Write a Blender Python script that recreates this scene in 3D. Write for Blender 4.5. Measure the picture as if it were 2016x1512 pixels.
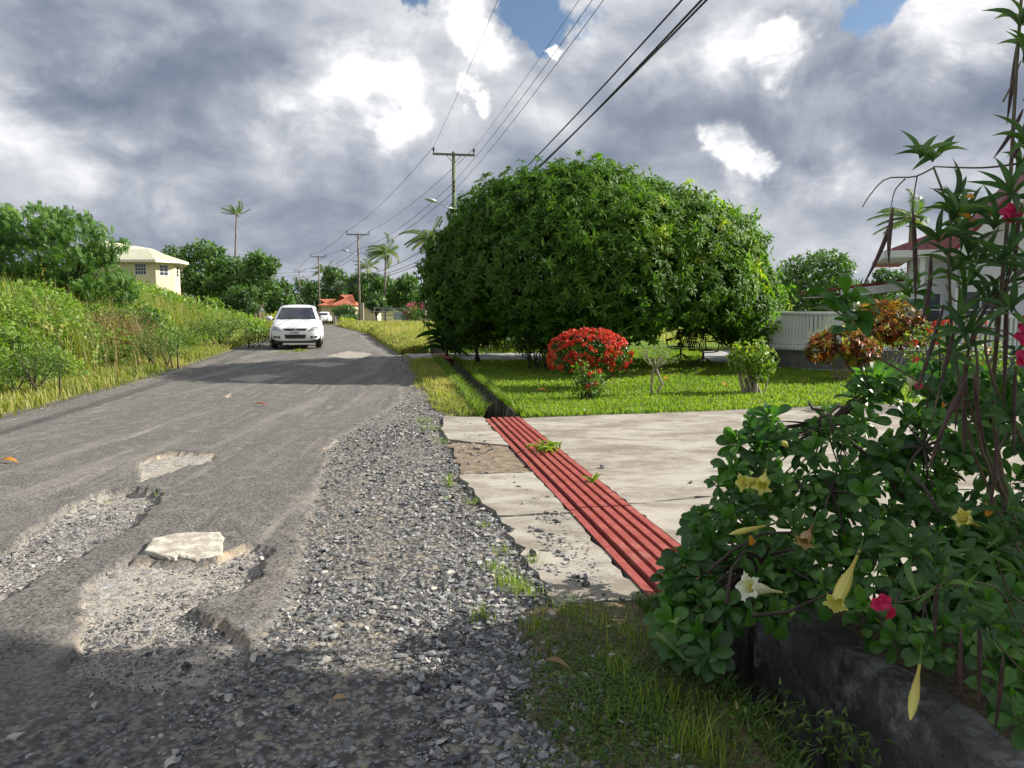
import bpy, math, random
import numpy as np
from mathutils import Vector, Matrix
from mathutils.bvhtree import BVHTree
rng = np.random.default_rng(7); random.seed(7)
S = bpy.context.scene
for o in list(bpy.data.objects): bpy.data.objects.remove(o)
COL = S.collection
R = math.radians

# ------------------------------------------------------------------ camera
F = 1514.0; PITCH = R(5.5); H = 1.6
cam = bpy.data.objects.new('camera', bpy.data.cameras.new('camera')); COL.objects.link(cam)
cam.location = (0, 0, H); cam.rotation_euler = (R(90) - PITCH, 0, 0)
cam.data.sensor_width = 36; cam.data.lens = F / 2016 * 36
cam.data.clip_start = 0.05; cam.data.clip_end = 6000
S.camera = cam
S.render.resolution_x = 1024; S.render.resolution_y = 768
S.view_settings.view_transform = 'Standard'; S.view_settings.look = 'None'
S.view_settings.exposure = 0.78; S.view_settings.gamma = 1
S.render.engine = 'CYCLES'
S.cycles.use_denoising = True
S.cycles.max_bounces = 6; S.cycles.transparent_max_bounces = 8
S.cycles.sample_clamp_indirect = 6

# ------------------------------------------------------------------ sun
SUN_EL = R(31); SX, SY = 0.982, 0.187
sun = bpy.data.objects.new('sun', bpy.data.lights.new('sun', 'SUN')); COL.objects.link(sun)
sun.data.energy = 5.0; sun.data.angle = R(0.5); sun.data.color = (1, 0.93, 0.82)
sd = Vector((SX * math.cos(SUN_EL), SY * math.cos(SUN_EL), math.sin(SUN_EL)))
sun.rotation_euler = sd.to_track_quat('Z', 'Y').to_euler()
sun.location = (30, 10, 30)

# ------------------------------------------------------------------ pixel helpers (photo pixels -> world)
CP, SP = math.cos(PITCH), math.sin(PITCH)
def ray(px, py):
    u = (px - 1008) / F; v = (756 - py) / F
    return Vector((u, CP + v * SP, -SP + v * CP))
def at(px, py, Y):
    d = ray(px, py); return Vector((d.x / d.y * Y, Y, H + d.z / d.y * Y))
EY = [(-200, 0), (12, 0), (20, .10), (28, .22), (45, .2), (70, .02), (97, -.13), (140, -.2), (4000, -.2)]
def E_(y): return np.interp(y, [a for a, b in EY], [b for a, b in EY])
def pg(px, py):
    d = ray(px, py); z = 0.0
    for _ in range(25):
        t = (z - H) / d.z; z = 0.5 * z + 0.5 * float(E_(d.y * t))
    return (d.x * t, d.y * t)

# ------------------------------------------------------------------ world: sky and broken cloud
W = bpy.data.worlds.new('World'); S.world = W; W.use_nodes = True
nt = W.node_tree; nt.nodes.clear()
class NB:
    """tiny node-tree builder"""
    def __init__(s, nt): s.nt = nt
    def n(s, t, **k):
        nd = s.nt.nodes.new(t)
        for a, b in k.items(): setattr(nd, a, b)
        return nd
    def put(s, inp, v):
        if v is None: return
        if isinstance(v, bpy.types.NodeSocket): s.nt.links.new(v, inp)
        else:
            if isinstance(v, (tuple, list)) and len(v) == 3 and inp.type == 'RGBA': v = (*v, 1)
            inp.default_value = v
    def math(s, op, a, b=None, c=None, clamp=False):
        nd = s.n('ShaderNodeMath', operation=op); nd.use_clamp = clamp
        s.put(nd.inputs[0], a); s.put(nd.inputs[1], b)
        if c is not None: s.put(nd.inputs[2], c)
        return nd.outputs[0]
    def vec(s, op, a, b=None):
        nd = s.n('ShaderNodeVectorMath', operation=op)
        s.put(nd.inputs[0], a)
        if b is not None:
            s.put(nd.inputs[3] if op == 'SCALE' else nd.inputs[1], b)
        return nd.outputs[1] if op in ('DISTANCE', 'LENGTH', 'DOT_PRODUCT') else nd.outputs[0]
    def noise(s, vec, scale, detail=4, rough=.55, dist=0, col=False):
        nd = s.n('ShaderNodeTexNoise')
        s.put(nd.inputs['Vector'], vec); nd.inputs['Scale'].default_value = scale
        nd.inputs['Detail'].default_value = detail; nd.inputs['Roughness'].default_value = rough
        nd.inputs['Distortion'].default_value = dist
        return nd.outputs['Color' if col else 'Fac']
    def mix(s, f, a, b, mode='MIX'):
        nd = s.n('ShaderNodeMix', data_type='RGBA', blend_type=mode)
        s.put(nd.inputs[0], f); s.put(nd.inputs[6], a); s.put(nd.inputs[7], b)
        return nd.outputs[2]
    def ramp(s, f, stops, interp='LINEAR'):
        nd = s.n('ShaderNodeValToRGB'); cr = nd.color_ramp; cr.interpolation = interp
        while len(cr.elements) < len(stops): cr.elements.new(0.5)
        for e, (p, c) in zip(cr.elements, stops):
            e.position = p; e.color = (*c, 1) if len(c) == 3 else c
        s.put(nd.inputs[0], f); return nd.outputs[0]
    def rng(s, f, a, b, c=0, d=1):
        nd = s.n('ShaderNodeMapRange'); nd.interpolation_type = 'SMOOTHSTEP'
        s.put(nd.inputs[0], f)
        for i, v in zip((1, 2, 3, 4), (a, b, c, d)): nd.inputs[i].default_value = v
        return nd.outputs[0]
B = NB(nt)
tc = B.n('ShaderNodeTexCoord').outputs['Generated']
sky = B.n('ShaderNodeTexSky', sky_type='NISHITA'); sky.sun_disc = False
sky.sun_elevation = SUN_EL; sky.sun_rotation = math.atan2(SX, SY)
sky.air_density = 1.0; sky.dust_density = 0.6; sky.ozone_density = 2.0
warp = B.vec('SUBTRACT', B.noise(tc, 3.2, 5, .6, col=True), (.5, .5, .5))
warp2 = B.vec('SUBTRACT', B.noise(tc, 11, 5, .6, col=True), (.5, .5, .5))
wd = B.vec('ADD', B.vec('ADD', tc, B.vec('SCALE', warp, .20)), B.vec('SCALE', warp2, .11))
def skydir(px, py): return tuple(ray(px, py).normalized())
def blobs(lst):
    acc = None
    for px, py, r, a in lst:
        v = B.math('DIVIDE', B.vec('DISTANCE', wd, skydir(px, py)), r / F)
        v = B.math('MULTIPLY', B.rng(v, 1.0, .45 if a > .6 else 0.0), a)
        acc = v if acc is None else B.math('ADD', acc, v)
    return acc
# flattened coordinates: cloud banks stretch out toward the horizon
sep = B.n('ShaderNodeSeparateXYZ'); B.put(sep.inputs[0], tc)
comb = B.n('ShaderNodeCombineXYZ')
B.put(comb.inputs[0], sep.outputs[0]); B.put(comb.inputs[1], sep.outputs[1]); B.put(comb.inputs[2], B.math('MULTIPLY', sep.outputs[2], 1.6))
nb = B.noise(comb.outputs[0], 3.6, 8, .56, .3)
nf = B.noise(comb.outputs[0], 9.0, 8, .6, .5)
off_ = B.vec('ADD', comb.outputs[0], (.035, -.01, .06))
relief = B.math('SUBTRACT', B.noise(comb.outputs[0], 5.5, 6, .52, .4), B.noise(off_, 5.5, 6, .52, .4))
light = B.math('ADD', B.math('MULTIPLY', B.math('SUBTRACT', nb, .5), 1.5), B.math('MULTIPLY', B.math('SUBTRACT', nf, .5), .5))
bright = blobs([(690, 165, 110, .42), (640, 250, 150, .22), (755, 225, 80, .32), (590, 130, 120, .1), (930, 30, 80, .75), (985, 100, 55, .3), (895, 155, 38, .65), (925, 190, 34, .65), (1105, 92, 24, .7), (760, 215, 60, .3), (560, 170, 150, .12),
                (1540, 85, 75, .62), (1480, 70, 120, .3), (1400, 60, 130, .25), (1300, 150, 110, .2), (1445, 318, 62, .8), (1500, 345, 55, .62), (1470, 370, 90, .3), (1430, 370, 60, .2), (1950, 20, 170, .5), (1700, 360, 110, .34), (1800, 130, 200, .15),
                (60, 170, 260, .22), (330, 320, 260, .12), (340, 440, 110, .22), (1150, 40, 130, .18), (1600, 380, 90, .2)])
dark = blobs([(300, 40, 330, .26), (400, 500, 420, .26), (900, 420, 330, .2), (1650, 230, 260, .3), (1150, 260, 230, .2), (1850, 300, 240, .22),
              (1300, 260, 220, .22), (150, 400, 300, .08), (430, 150, 120, .15), (1650, 480, 300, .12), (1720, 60, 110, .25), (840, 110, 60, .1)])
fray = B.rng(nf, .30, .62, .35, 1.15)
lum = B.math('SUBTRACT', B.math('ADD', B.math('ADD', B.math('ADD', .47, B.math('MULTIPLY', relief, 1.15)), B.math('MULTIPLY', light, .62)), B.math('MULTIPLY', bright, fray)), dark)
cloud = B.ramp(lum, [(0.0, (.15, .18, .24)), (.2, (.21, .24, .30)), (.4, (.33, .355, .405)), (.58, (.475, .49, .52)), (.78, (.68, .69, .71)), (1.0, (1.0, 1.0, 1.0))])
gap = blobs([(1080, 25, 90, .78), (830, -5, 70, .7), (1180, 30, 60, .5), (1730, -5, 90, .7), (1010, 60, 60, .3)])
cover = B.rng(B.math('SUBTRACT', B.math('ADD', gap, B.math('MULTIPLY', B.math('SUBTRACT', nf, .5), .8)), B.math('MULTIPLY', bright, .5)), .2, .6, 1, 0)
bg1 = B.n('ShaderNodeBackground'); B.put(bg1.inputs[0], sky.outputs[0]); bg1.inputs[1].default_value = .07
bg2 = B.n('ShaderNodeBackground'); B.put(bg2.inputs[0], cloud); bg2.inputs[1].default_value = .82
mx = B.n('ShaderNodeMixShader'); B.put(mx.inputs[0], cover); nt.links.new(bg1.outputs[0], mx.inputs[1]); nt.links.new(bg2.outputs[0], mx.inputs[2])
wo = B.n('ShaderNodeOutputWorld'); nt.links.new(mx.outputs[0], wo.inputs[0])
W.cycles.sampling_method = 'MANUAL'; W.cycles.sample_map_resolution = 512

# ------------------------------------------------------------------ materials
MATS = {}
def newmat(name):
    m = bpy.data.materials.new(name); m.use_nodes = True; m.node_tree.nodes.clear()
    b = NB(m.node_tree); out = b.n('ShaderNodeOutputMaterial'); MATS[name] = m
    return m, b, out
def principled(b, col, rough=.6, metal=0, spec=.5, bump=None, bstr=.3, bdist=.01, trans=0):
    p = b.n('ShaderNodeBsdfPrincipled')
    b.put(p.inputs['Base Color'], col); b.put(p.inputs['Roughness'], rough); p.inputs['Metallic'].default_value = metal
    p.inputs['Specular IOR Level'].default_value = spec
    if trans: p.inputs['Transmission Weight'].default_value = trans
    if bump is not None:
        bn = b.n('ShaderNodeBump'); bn.inputs['Strength'].default_value = bstr; bn.inputs['Distance'].default_value = bdist
        b.put(bn.inputs['Height'], bump); b.nt.links.new(bn.outputs[0], p.inputs['Normal'])
    return p.outputs[0]
def simple(name, col, rough=.6, metal=0, spec=.5, var=.18, scale=6, bstr=.15, bdist=.005, col2=None):
    m, b, out = newmat(name)
    geo = b.n('ShaderNodeTexCoord').outputs['Object']
    n = b.noise(geo, scale, 6, .6)
    c2 = col2 or tuple(min(1, c * (1 - var)) for c in col)
    c1 = tuple(min(1, c * (1 + var * .6)) for c in col)
    c = b.mix(b.rng(n, .3, .7), c2, c1)
    b.nt.links.new(principled(b, c, rough, metal, spec, b.noise(geo, scale * 6, 5, .6), bstr, bdist), out.inputs[0])
    return m
def leafmat(name, stops, rough=.45, trans=.3, spec=.5, tcol=1.6):
    """stops: ramp over the per-leaf 'var' attribute"""
    m, b, out = newmat(name)
    at_ = b.n('ShaderNodeAttribute', attribute_name='var').outputs['Fac']
    c = b.ramp(at_, stops)
    pr = principled(b, c, rough, 0, spec)
    tr = b.n('ShaderNodeBsdfTranslucent'); b.put(tr.inputs[0], b.mix(1.0, c, (tcol, tcol * 1.15, tcol * .35), 'MULTIPLY'))
    mx = b.n('ShaderNodeMixShader'); mx.inputs[0].default_value = trans
    b.nt.links.new(pr, mx.inputs[1]); b.nt.links.new(tr.outputs[0], mx.inputs[2]); b.nt.links.new(mx.outputs[0], out.inputs[0])
    return m

M = {}
M['mango'] = leafmat('mango_leaf', [(0, (.035, .08, .012)), (.4, (.075, .165, .02)), (.7, (.16, .29, .03)), (.9, (.34, .46, .04)), (1, (.5, .5, .05))], .5, .38, .28)
M['broad'] = leafmat('broad_leaf', [(0, (.018, .06, .012)), (.5, (.045, .135, .022)), (.85, (.10, .24, .035)), (1, (.2, .36, .06))], .36, .35, .5)
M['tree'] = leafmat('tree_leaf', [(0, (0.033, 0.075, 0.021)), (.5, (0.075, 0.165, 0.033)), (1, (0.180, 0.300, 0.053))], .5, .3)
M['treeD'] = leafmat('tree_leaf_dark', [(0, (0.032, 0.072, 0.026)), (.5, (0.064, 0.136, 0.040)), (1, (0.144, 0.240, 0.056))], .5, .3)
M['feather'] = leafmat('feathery_leaf', [(0, (.05, .12, .03)), (.5, (.13, .25, .06)), (1, (.32, .45, .18))], .5, .35)
M['vine'] = leafmat('bank_vine_leaf', [(0, (.04, .08, .014)), (.35, (.10, .19, .025)), (.7, (.19, .31, .035)), (.92, (.31, .37, .06)), (1, (.40, .32, .10))], .5, .35)
M['dry'] = leafmat('dry_stalk', [(0, (.10, .075, .03)), (.5, (.22, .15, .07)), (1, (.38, .28, .13))], .7, .2)
M['grass'] = leafmat('grass_blade', [(0, (.08, .15, .018)), (.5, (.19, .28, .03)), (1, (.36, .40, .08))], .55, .4)
M['golden'] = leafmat('golden_grass_blade', [(0, (.11, .17, .03)), (.4, (.24, .27, .06)), (.75, (.38, .34, .13)), (1, (.5, .40, .24))], .6, .4)
M['weed'] = leafmat('weed_leaf', [(0, (.04, .085, .015)), (.5, (.085, .165, .025)), (.85, (.15, .22, .04)), (1, (.3, .26, .1))], .5, .3)
M['palm'] = leafmat('palm_frond', [(0, (0.036, 0.084, 0.024)), (.6, (0.108, 0.180, 0.048)), (1, (0.360, 0.336, 0.120))], .5, .3)
M['olea'] = leafmat('oleander_leaf', [(0, (.035, .08, .035)), (.6, (.075, .165, .06)), (1, (.17, .32, .08))], .42, .3)
M['croton'] = leafmat('croton_leaf', [(0, (.03, .045, .012)), (.25, (.10, .03, .012)), (.45, (.34, .06, .015)), (.62, (.52, .15, .02)), (.78, (.55, .36, .04)), (.9, (.14, .2, .03)), (1, (.2, .28, .04))], .4, .3, tcol=1.2)
M['varieg'] = leafmat('lime_leaf', [(0, (.05, .11, .02)), (.5, (.16, .27, .03)), (1, (.45, .46, .06))], .45, .35)
M['ixora'] = leafmat('red_blossom', [(0, (.45, .02, .015)), (.6, (.72, .05, .02)), (1, (.85, .14, .06))], .5, .2, tcol=1.0)
M['pink'] = leafmat('pink_petal', [(0, (.55, .01, .09)), (1, (.8, .03, .17))], .5, .3, tcol=1.0)
M['boug'] = leafmat('magenta_blossom', [(0, (.5, .04, .2)), (1, (.8, .12, .4))], .5, .3, tcol=1.0)
M['petal_y'] = leafmat('yellow_petal', [(0, (.62, .50, .09)), (1, (.85, .78, .25))], .5, .3, tcol=1.1)
M['petal_w'] = leafmat('cream_petal', [(0, (.75, .7, .35)), (1, (.9, .9, .75))], .5, .25, tcol=1.1)
M['petal_b'] = leafmat('wilted_petal', [(0, (.2, .08, .03)), (1, (.6, .42, .2))], .6, .2, tcol=1.0)
M['redleaf'] = leafmat('red_brown_leaf', [(0, (.35, .1, .07)), (1, (.45, .16, .1))], .6, .1)
M['orange'] = leafmat('orange_leaf', [(0, (.5, .16, .02)), (1, (.75, .35, .03))], .5, .3, tcol=1.1)
M['pod'] = simple('seed_pod', (.085, .045, .038), .6, var=.4, scale=30)
M['bark'] = simple('bark', (.16, .125, .095), .85, var=.4, scale=8, bstr=.6, bdist=.02)
M['barkpale'] = simple('pale_bark', (.34, .29, .22), .85, var=.35, scale=9, bstr=.5, bdist=.01)
M['barkdark'] = simple('dark_bark', (.07, .052, .04), .85, var=.4, scale=12, bstr=.5, bdist=.01)
M['stem'] = simple('green_brown_stem', (.17, .14, .085), .7, var=.3, scale=20)
M['palmbark'] = simple('palm_bark', (.23, .2, .17), .85, var=.3, scale=5, bstr=.6, bdist=.03)
M['pole'] = simple('weathered_pole', (.20, .175, .15), .85, var=.3, scale=3, bstr=.5, bdist=.01)
M['polegreen'] = simple('mossy_pole', (.13, .17, .085), .85, var=.3, scale=3, bstr=.5, bdist=.01)
M['galv'] = simple('galvanised_metal', (.45, .46, .47), .4, .7, var=.1)
M['wire'] = simple('black_cable', (.03, .03, .033), .6)
M['ceramic'] = simple('brown_insulator', (.06, .03, .025), .2)
M['redsteel'] = None
M['white'] = simple('white_paint', (.72, .73, .73), .5, var=.07, scale=2, bstr=.05)
M['cream'] = simple('cream_render', (.70, .64, .43), .8, var=.06, scale=1.2, bstr=.2, bdist=.004)
M['creamtrim'] = simple('cream_trim', (.78, .75, .62), .6, var=.05)
M['glassdark'] = simple('window_glass', (.03, .04, .06), .08, 0, .8, var=.3, scale=1)
M['hwall'] = simple('white_house_wall', (.68, .69, .72), .75, var=.07, scale=1, bstr=.15)
M['redroof'] = None
M['plinth'] = simple('grey_concrete_plinth', (.15, .145, .14), .9, var=.35, scale=2.2, bstr=.5, bdist=.006)
M['iron'] = simple('weathered_ironwork', (.16, .14, .11), .6, .3, var=.35, scale=14)
M['carwhite'] = simple('white_car_paint', (.80, .81, .82), .22, 0, .6, var=.015, scale=1, bstr=0)
M['carglass'] = simple('car_glass', (.012, .017, .028), .06, 0, .9, var=.5, scale=1.3, bstr=0)
M['rubber'] = simple('tyre_rubber', (.018, .018, .019), .8, var=.3, scale=12)
M['blackplastic'] = simple('black_plastic', (.02, .021, .023), .5, var=.3)
M['chrome'] = simple('chrome', (.6, .62, .66), .18, 1, var=.05, bstr=0)
M['lens'] = simple('headlamp_lens', (.30, .33, .34), .12, .2, .8, var=.35, scale=9, bstr=0)
M['amber'] = simple('amber_lens', (.55, .22, .12), .2, 0, .8)
M['redlens'] = simple('red_lens', (.42, .03, .025), .2, 0, .8)
M['plate'] = simple('plate_white', (.6, .62, .62), .5, var=.05)
M['ink'] = simple('plate_ink', (.02, .025, .05), .5)
M['sheet'] = simple('pale_blue_sheet', (.45, .52, .6), .5, var=.3, scale=3)
M['concpost'] = simple('concrete_post', (.40, .37, .32), .9, var=.2, scale=3)
M['blue'] = simple('blue_plastic', (.04, .06, .5), .4)
M['pipe'] = simple('pvc_pipe', (.14, .18, .22), .5, var=.2, scale=8)

def attr_mat_ground():
    # --- road: asphalt / broken base / dust by vertex attribute
    m, b, out = newmat('road_surface')
    pos = b.n('ShaderNodeNewGeometry').outputs['Position']
    a = b.n('ShaderNodeAttribute', attribute_name='mask'); sp = b.n('ShaderNodeSeparateColor'); b.put(sp.inputs[0], a.outputs['Color'])
    mp = b.n('ShaderNodeMapping'); mp.inputs['Rotation'].default_value = (0, 0, -R(9.5)); mp.inputs['Scale'].default_value = (1, .09, 1); b.put(mp.inputs['Vector'], pos)
    streak = b.noise(mp.outputs[0], 2.6, 7, .68)
    fine = b.noise(pos, 48, 5, .78); mid = b.noise(pos, 1.7, 5, .6); grit = b.noise(pos, 230, 2, .6)
    vor = b.n('ShaderNodeTexVoronoi'); vor.inputs['Scale'].default_value = 62; b.put(vor.inputs['Vector'], pos)
    vor2 = b.n('ShaderNodeTexVoronoi'); vor2.inputs['Scale'].default_value = 30; b.put(vor2.inputs['Vector'], pos)
    asp = b.mix(b.rng(fine, .36, .66), (.032, .031, .031), (.235, .225, .21))
    asp = b.mix(b.math('MULTIPLY', b.rng(streak, .48, .66), .36), asp, (.34, .315, .28))
    asp = b.mix(b.math('MULTIPLY', b.rng(mid, .5, .72), .3), asp, (.085, .08, .078))
    asp = b.mix(b.math('MULTIPLY', b.rng(grit, .6, .75), .4), asp, (.32, .29, .25))
    asp = b.mix(b.math('MULTIPLY', b.rng(b.noise(pos, 4.2, 8, .8), .5, .64), .45), asp, (.31, .29, .26))
    asp = b.mix(b.math('MULTIPLY', b.rng(b.noise(pos, 19, 5, .8), .56, .68), .6), asp, (.035, .033, .032))
    grv = b.mix(b.rng(vor.outputs['Distance'], .05, .55), (.46, .43, .39), (.22, .20, .175))
    grv = b.mix(b.rng(b.noise(pos, 110, 3, .7), .4, .65), grv, (.52, .48, .42))
    grv = b.mix(b.math('MULTIPLY', b.rng(vor2.outputs['Color'], .55, .8), .6), grv, (.10, .105, .115))
    tan = b.mix(b.rng(fine, .35, .65), (.36, .26, .16), (.52, .42, .30))
    c = b.mix(sp.outputs[0], grv, asp); c = b.mix(sp.outputs[1], c, tan)
    gg = b.math('MULTIPLY', sp.outputs[2], 1.0)
    stone = b.mix(b.rng(vor2.outputs['Distance'], .1, .6), (.27, .28, .29), (.06, .058, .055))
    c = b.mix(gg, c, b.mix(b.rng(b.noise(pos, 14, 4, .6), .5, .66), stone, (.30, .26, .2)))
    hgt = b.math('ADD', b.math('MULTIPLY', fine, .7), b.math('SUBTRACT', .6, b.math('MULTIPLY', vor2.outputs['Distance'], b.math('ADD', gg, .3))))
    b.nt.links.new(principled(b, c, .85, 0, .35, hgt, .95, .014), out.inputs[0])
    M['road'] = m
    # --- concrete
    m, b, out = newmat('stained_concrete')
    pos = b.n('ShaderNodeNewGeometry').outputs['Position']
    mp = b.n('ShaderNodeMapping'); mp.inputs['Scale'].default_value = (.5, 1, 1); mp.inputs['Rotation'].default_value = (0, 0, R(14)); b.put(mp.inputs['Vector'], pos)
    st = b.noise(mp.outputs[0], 1.7, 9, .72, .6); st2 = b.noise(pos, 4.5, 7, .7); fn = b.noise(pos, 60, 4, .6)
    c = b.mix(b.rng(st, .36, .62), (.21, .185, .155), (.41, .385, .335))
    c = b.mix(b.math('MULTIPLY', b.rng(st2, .5, .68), .4), c, (.50, .475, .42))
    c = b.mix(b.math('MULTIPLY', b.rng(b.noise(mp.outputs[0], 2.3, 9, .8, .3), .5, .62), .65), c, (.20, .165, .125))
    c = b.mix(b.math('MULTIPLY', b.rng(fn, .5, .7), .25), c, (.26, .22, .17))
    b.nt.links.new(principled(b, c, .88, 0, .3, b.math('ADD', fn, b.math('MULTIPLY', st2, .3)), .35, .006), out.inputs[0])
    M['concrete'] = m
    m, b, out = newmat('grey_path')
    pos = b.n('ShaderNodeNewGeometry').outputs['Position']
    c = b.mix(b.rng(b.noise(pos, 3, 5, .6), .35, .65), (.26, .26, .27), (.42, .42, .42))
    b.nt.links.new(principled(b, c, .85), out.inputs[0]); M['path'] = m
    m, b, out = newmat('brown_gritty_concrete')
    pos = b.n('ShaderNodeNewGeometry').outputs['Position']
    c = b.mix(b.rng(b.noise(pos, 9, 7, .7), .35, .65), (.15, .11, .075), (.30, .24, .18))
    c = b.mix(b.math('MULTIPLY', b.rng(b.noise(pos, 80, 4, .7), .5, .7), .5), c, (.1, .08, .06))
    b.nt.links.new(principled(b, c, .9, 0, .3, b.noise(pos, 90, 4, .7), .6, .01), out.inputs[0]); M['dirtconc'] = m
    # --- grassy ground
    m, b, out = newmat('grassy_ground')
    pos = b.n('ShaderNodeNewGeometry').outputs['Position']
    a = b.n('ShaderNodeAttribute', attribute_name='mask'); sp = b.n('ShaderNodeSeparateColor'); b.put(sp.inputs[0], a.outputs['Color'])
    n1 = b.noise(pos, 1.3, 6, .65); n2 = b.noise(pos, 26, 4, .7); n3 = b.noise(pos, 140, 3, .7)
    lawn = b.mix(b.rng(n2, .35, .65), (.09, .17, .022), (.17, .27, .04))
    lawn = b.mix(b.math('MULTIPLY', b.rng(n1, .45, .7), .45), lawn, (.24, .27, .07))
    lawn = b.mix(b.math('MULTIPLY', b.rng(n3, .5, .7), .4), lawn, (.04, .08, .012))
    rough = b.mix(b.rng(n1, .35, .65), (.13, .16, .04), (.30, .26, .11))
    rough = b.mix(b.math('MULTIPLY', b.rng(n2, .5, .65), .6), rough, (.07, .08, .025))
    dirt = b.mix(b.rng(n2, .35, .65), (.10, .08, .055), (.24, .19, .13))
    under = b.mix(b.rng(n2, .35, .65), (.03, .045, .012), (.08, .11, .025))
    c = b.mix(sp.outputs[0], rough, lawn); c = b.mix(sp.outputs[1], c, dirt); c = b.mix(sp.outputs[2], c, under)
    b.nt.links.new(principled(b, c, .95, 0, .15, b.math('ADD', n3, n2), .7, .03), out.inputs[0]); M['ground'] = m
    # --- ditch walls
    m, b, out = newmat('damp_ditch_wall')
    pos = b.n('ShaderNodeNewGeometry').outputs['Position']
    mp = b.n('ShaderNodeMapping'); mp.inputs['Scale'].default_value = (1, 1, .45); b.put(mp.inputs['Vector'], pos)
    n1 = b.noise(mp.outputs[0], 3.4, 7, .7, .6); n2 = b.noise(pos, 22, 5, .65)
    c = b.mix(b.rng(n1, .42, .62), (.035, .033, .028), (.17, .165, .155))
    c = b.mix(b.math('MULTIPLY', b.rng(n2, .5, .7), .5), c, (.03, .03, .024))
    b.nt.links.new(principled(b, c, .85, 0, .3, b.math('ADD', n1, n2), .7, .02), out.inputs[0]); M['ditch'] = m
    # --- retaining wall
    m, b, out = newmat('weathered_wall')
    pos = b.n('ShaderNodeNewGeometry').outputs['Position']
    n1 = b.noise(pos, 5.5, 9, .75, .15); n2 = b.noise(pos, 26, 5, .65); n3 = b.noise(pos, 1.8, 5, .6)
    c = b.mix(b.rng(n1, .45, .62), (.085, .08, .07), (.33, .33, .325))
    c = b.mix(b.math('MULTIPLY', b.rng(n3, .45, .6), .7), c, (.17, .17, .172))
    c = b.mix(b.math('MULTIPLY', b.rng(n2, .52, .68), .55), c, (.05, .047, .035))
    b.nt.links.new(principled(b, c, .9, 0, .25, b.math('ADD', n1, n2), .8, .025), out.inputs[0]); M['rwall'] = m
    # --- red steel
    m, b, out = newmat('red_painted_steel')
    pos = b.n('ShaderNodeNewGeometry').outputs['Position']
    n1 = b.noise(pos, 9, 6, .7); n2 = b.noise(pos, 60, 4, .7)
    c = b.mix(b.rng(n1, .35, .7), (.28, .05, .04), (.39, .10, .082))
    c = b.mix(b.math('MULTIPLY', b.rng(n2, .52, .66), .65), c, (.16, .05, .035))
    c = b.mix(b.math('MULTIPLY', b.rng(b.noise(pos, 3, 5, .7), .55, .75), .35), c, (.42, .30, .24))
    b.nt.links.new(principled(b, c, .6, 0, .4, n2, .15, .004), out.inputs[0]); M['redsteel'] = m
    # --- stones
    m, b, out = newmat('gravel_stone')
    at_ = b.n('ShaderNodeAttribute', attribute_name='var').outputs['Fac']
    pos = b.n('ShaderNodeNewGeometry').outputs['Position']
    c = b.ramp(at_, [(0, (.05, .055, .062)), (.3, (.11, .12, .13)), (.6, (.22, .23, .24)), (.88, (.38, .38, .37)), (1, (.5, .46, .4))])
    c = b.mix(b.math('MULTIPLY', b.rng(b.noise(pos, 45, 4, .7), .45, .7), .5), c, (.24, .21, .17))
    b.nt.links.new(principled(b, c, .75, 0, .4, b.noise(pos, 160, 4, .7), .4, .003), out.inputs[0]); M['stone'] = m
    m, b, out = newmat('pale_broken_concrete')
    pos = b.n('ShaderNodeNewGeometry').outputs['Position']
    c = b.mix(b.rng(b.noise(pos, 9, 6, .7), .4, .62), (.36, .33, .27), (.62, .59, .51))
    b.nt.links.new(principled(b, c, .85, 0, .3, b.noise(pos, 30, 6, .7), .8, .015), out.inputs[0]); M['slab'] = m
    # --- tiles
    def roofmat(name, c1, c2, sc):
        m, b, out = newmat(name)
        uv = b.n('ShaderNodeUVMap').outputs[0]
        w = b.n('ShaderNodeTexWave'); w.wave_type = 'BANDS'; w.bands_direction = 'X'; w.inputs['Scale'].default_value = sc; b.put(w.inputs['Vector'], uv)
        w2 = b.n('ShaderNodeTexWave'); w2.bands_direction = 'Y'; w2.wave_profile = 'SAW'; w2.inputs['Scale'].default_value = sc * .8; b.put(w2.inputs['Vector'], uv)
        c = b.mix(b.rng(b.noise(uv, 1.6, 5, .6), .35, .65), c1, c2)
        c = b.mix(b.math('MULTIPLY', b.math('LESS_THAN', w.outputs[1], .13), .5), c, tuple(x * .45 for x in c1))
        hh = b.math('ADD', w.outputs[1], b.math('MULTIPLY', w2.outputs[1], .6))
        b.nt.links.new(principled(b, c, .6, 0, .4, hh, .9, .05), out.inputs[0]); return m
    M['redroof'] = roofmat('dark_red_roof', (.17, .028, .03), (.25, .05, .05), 1.1)
    M['tileroof'] = roofmat('orange_red_tile_roof', (.50, .13, .07), (.62, .22, .12), 1.3)
    M['creamroof'] = roofmat('pale_metal_roof', (.52, .52, .38), (.62, .62, .47), 1.0)
attr_mat_ground()

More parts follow.
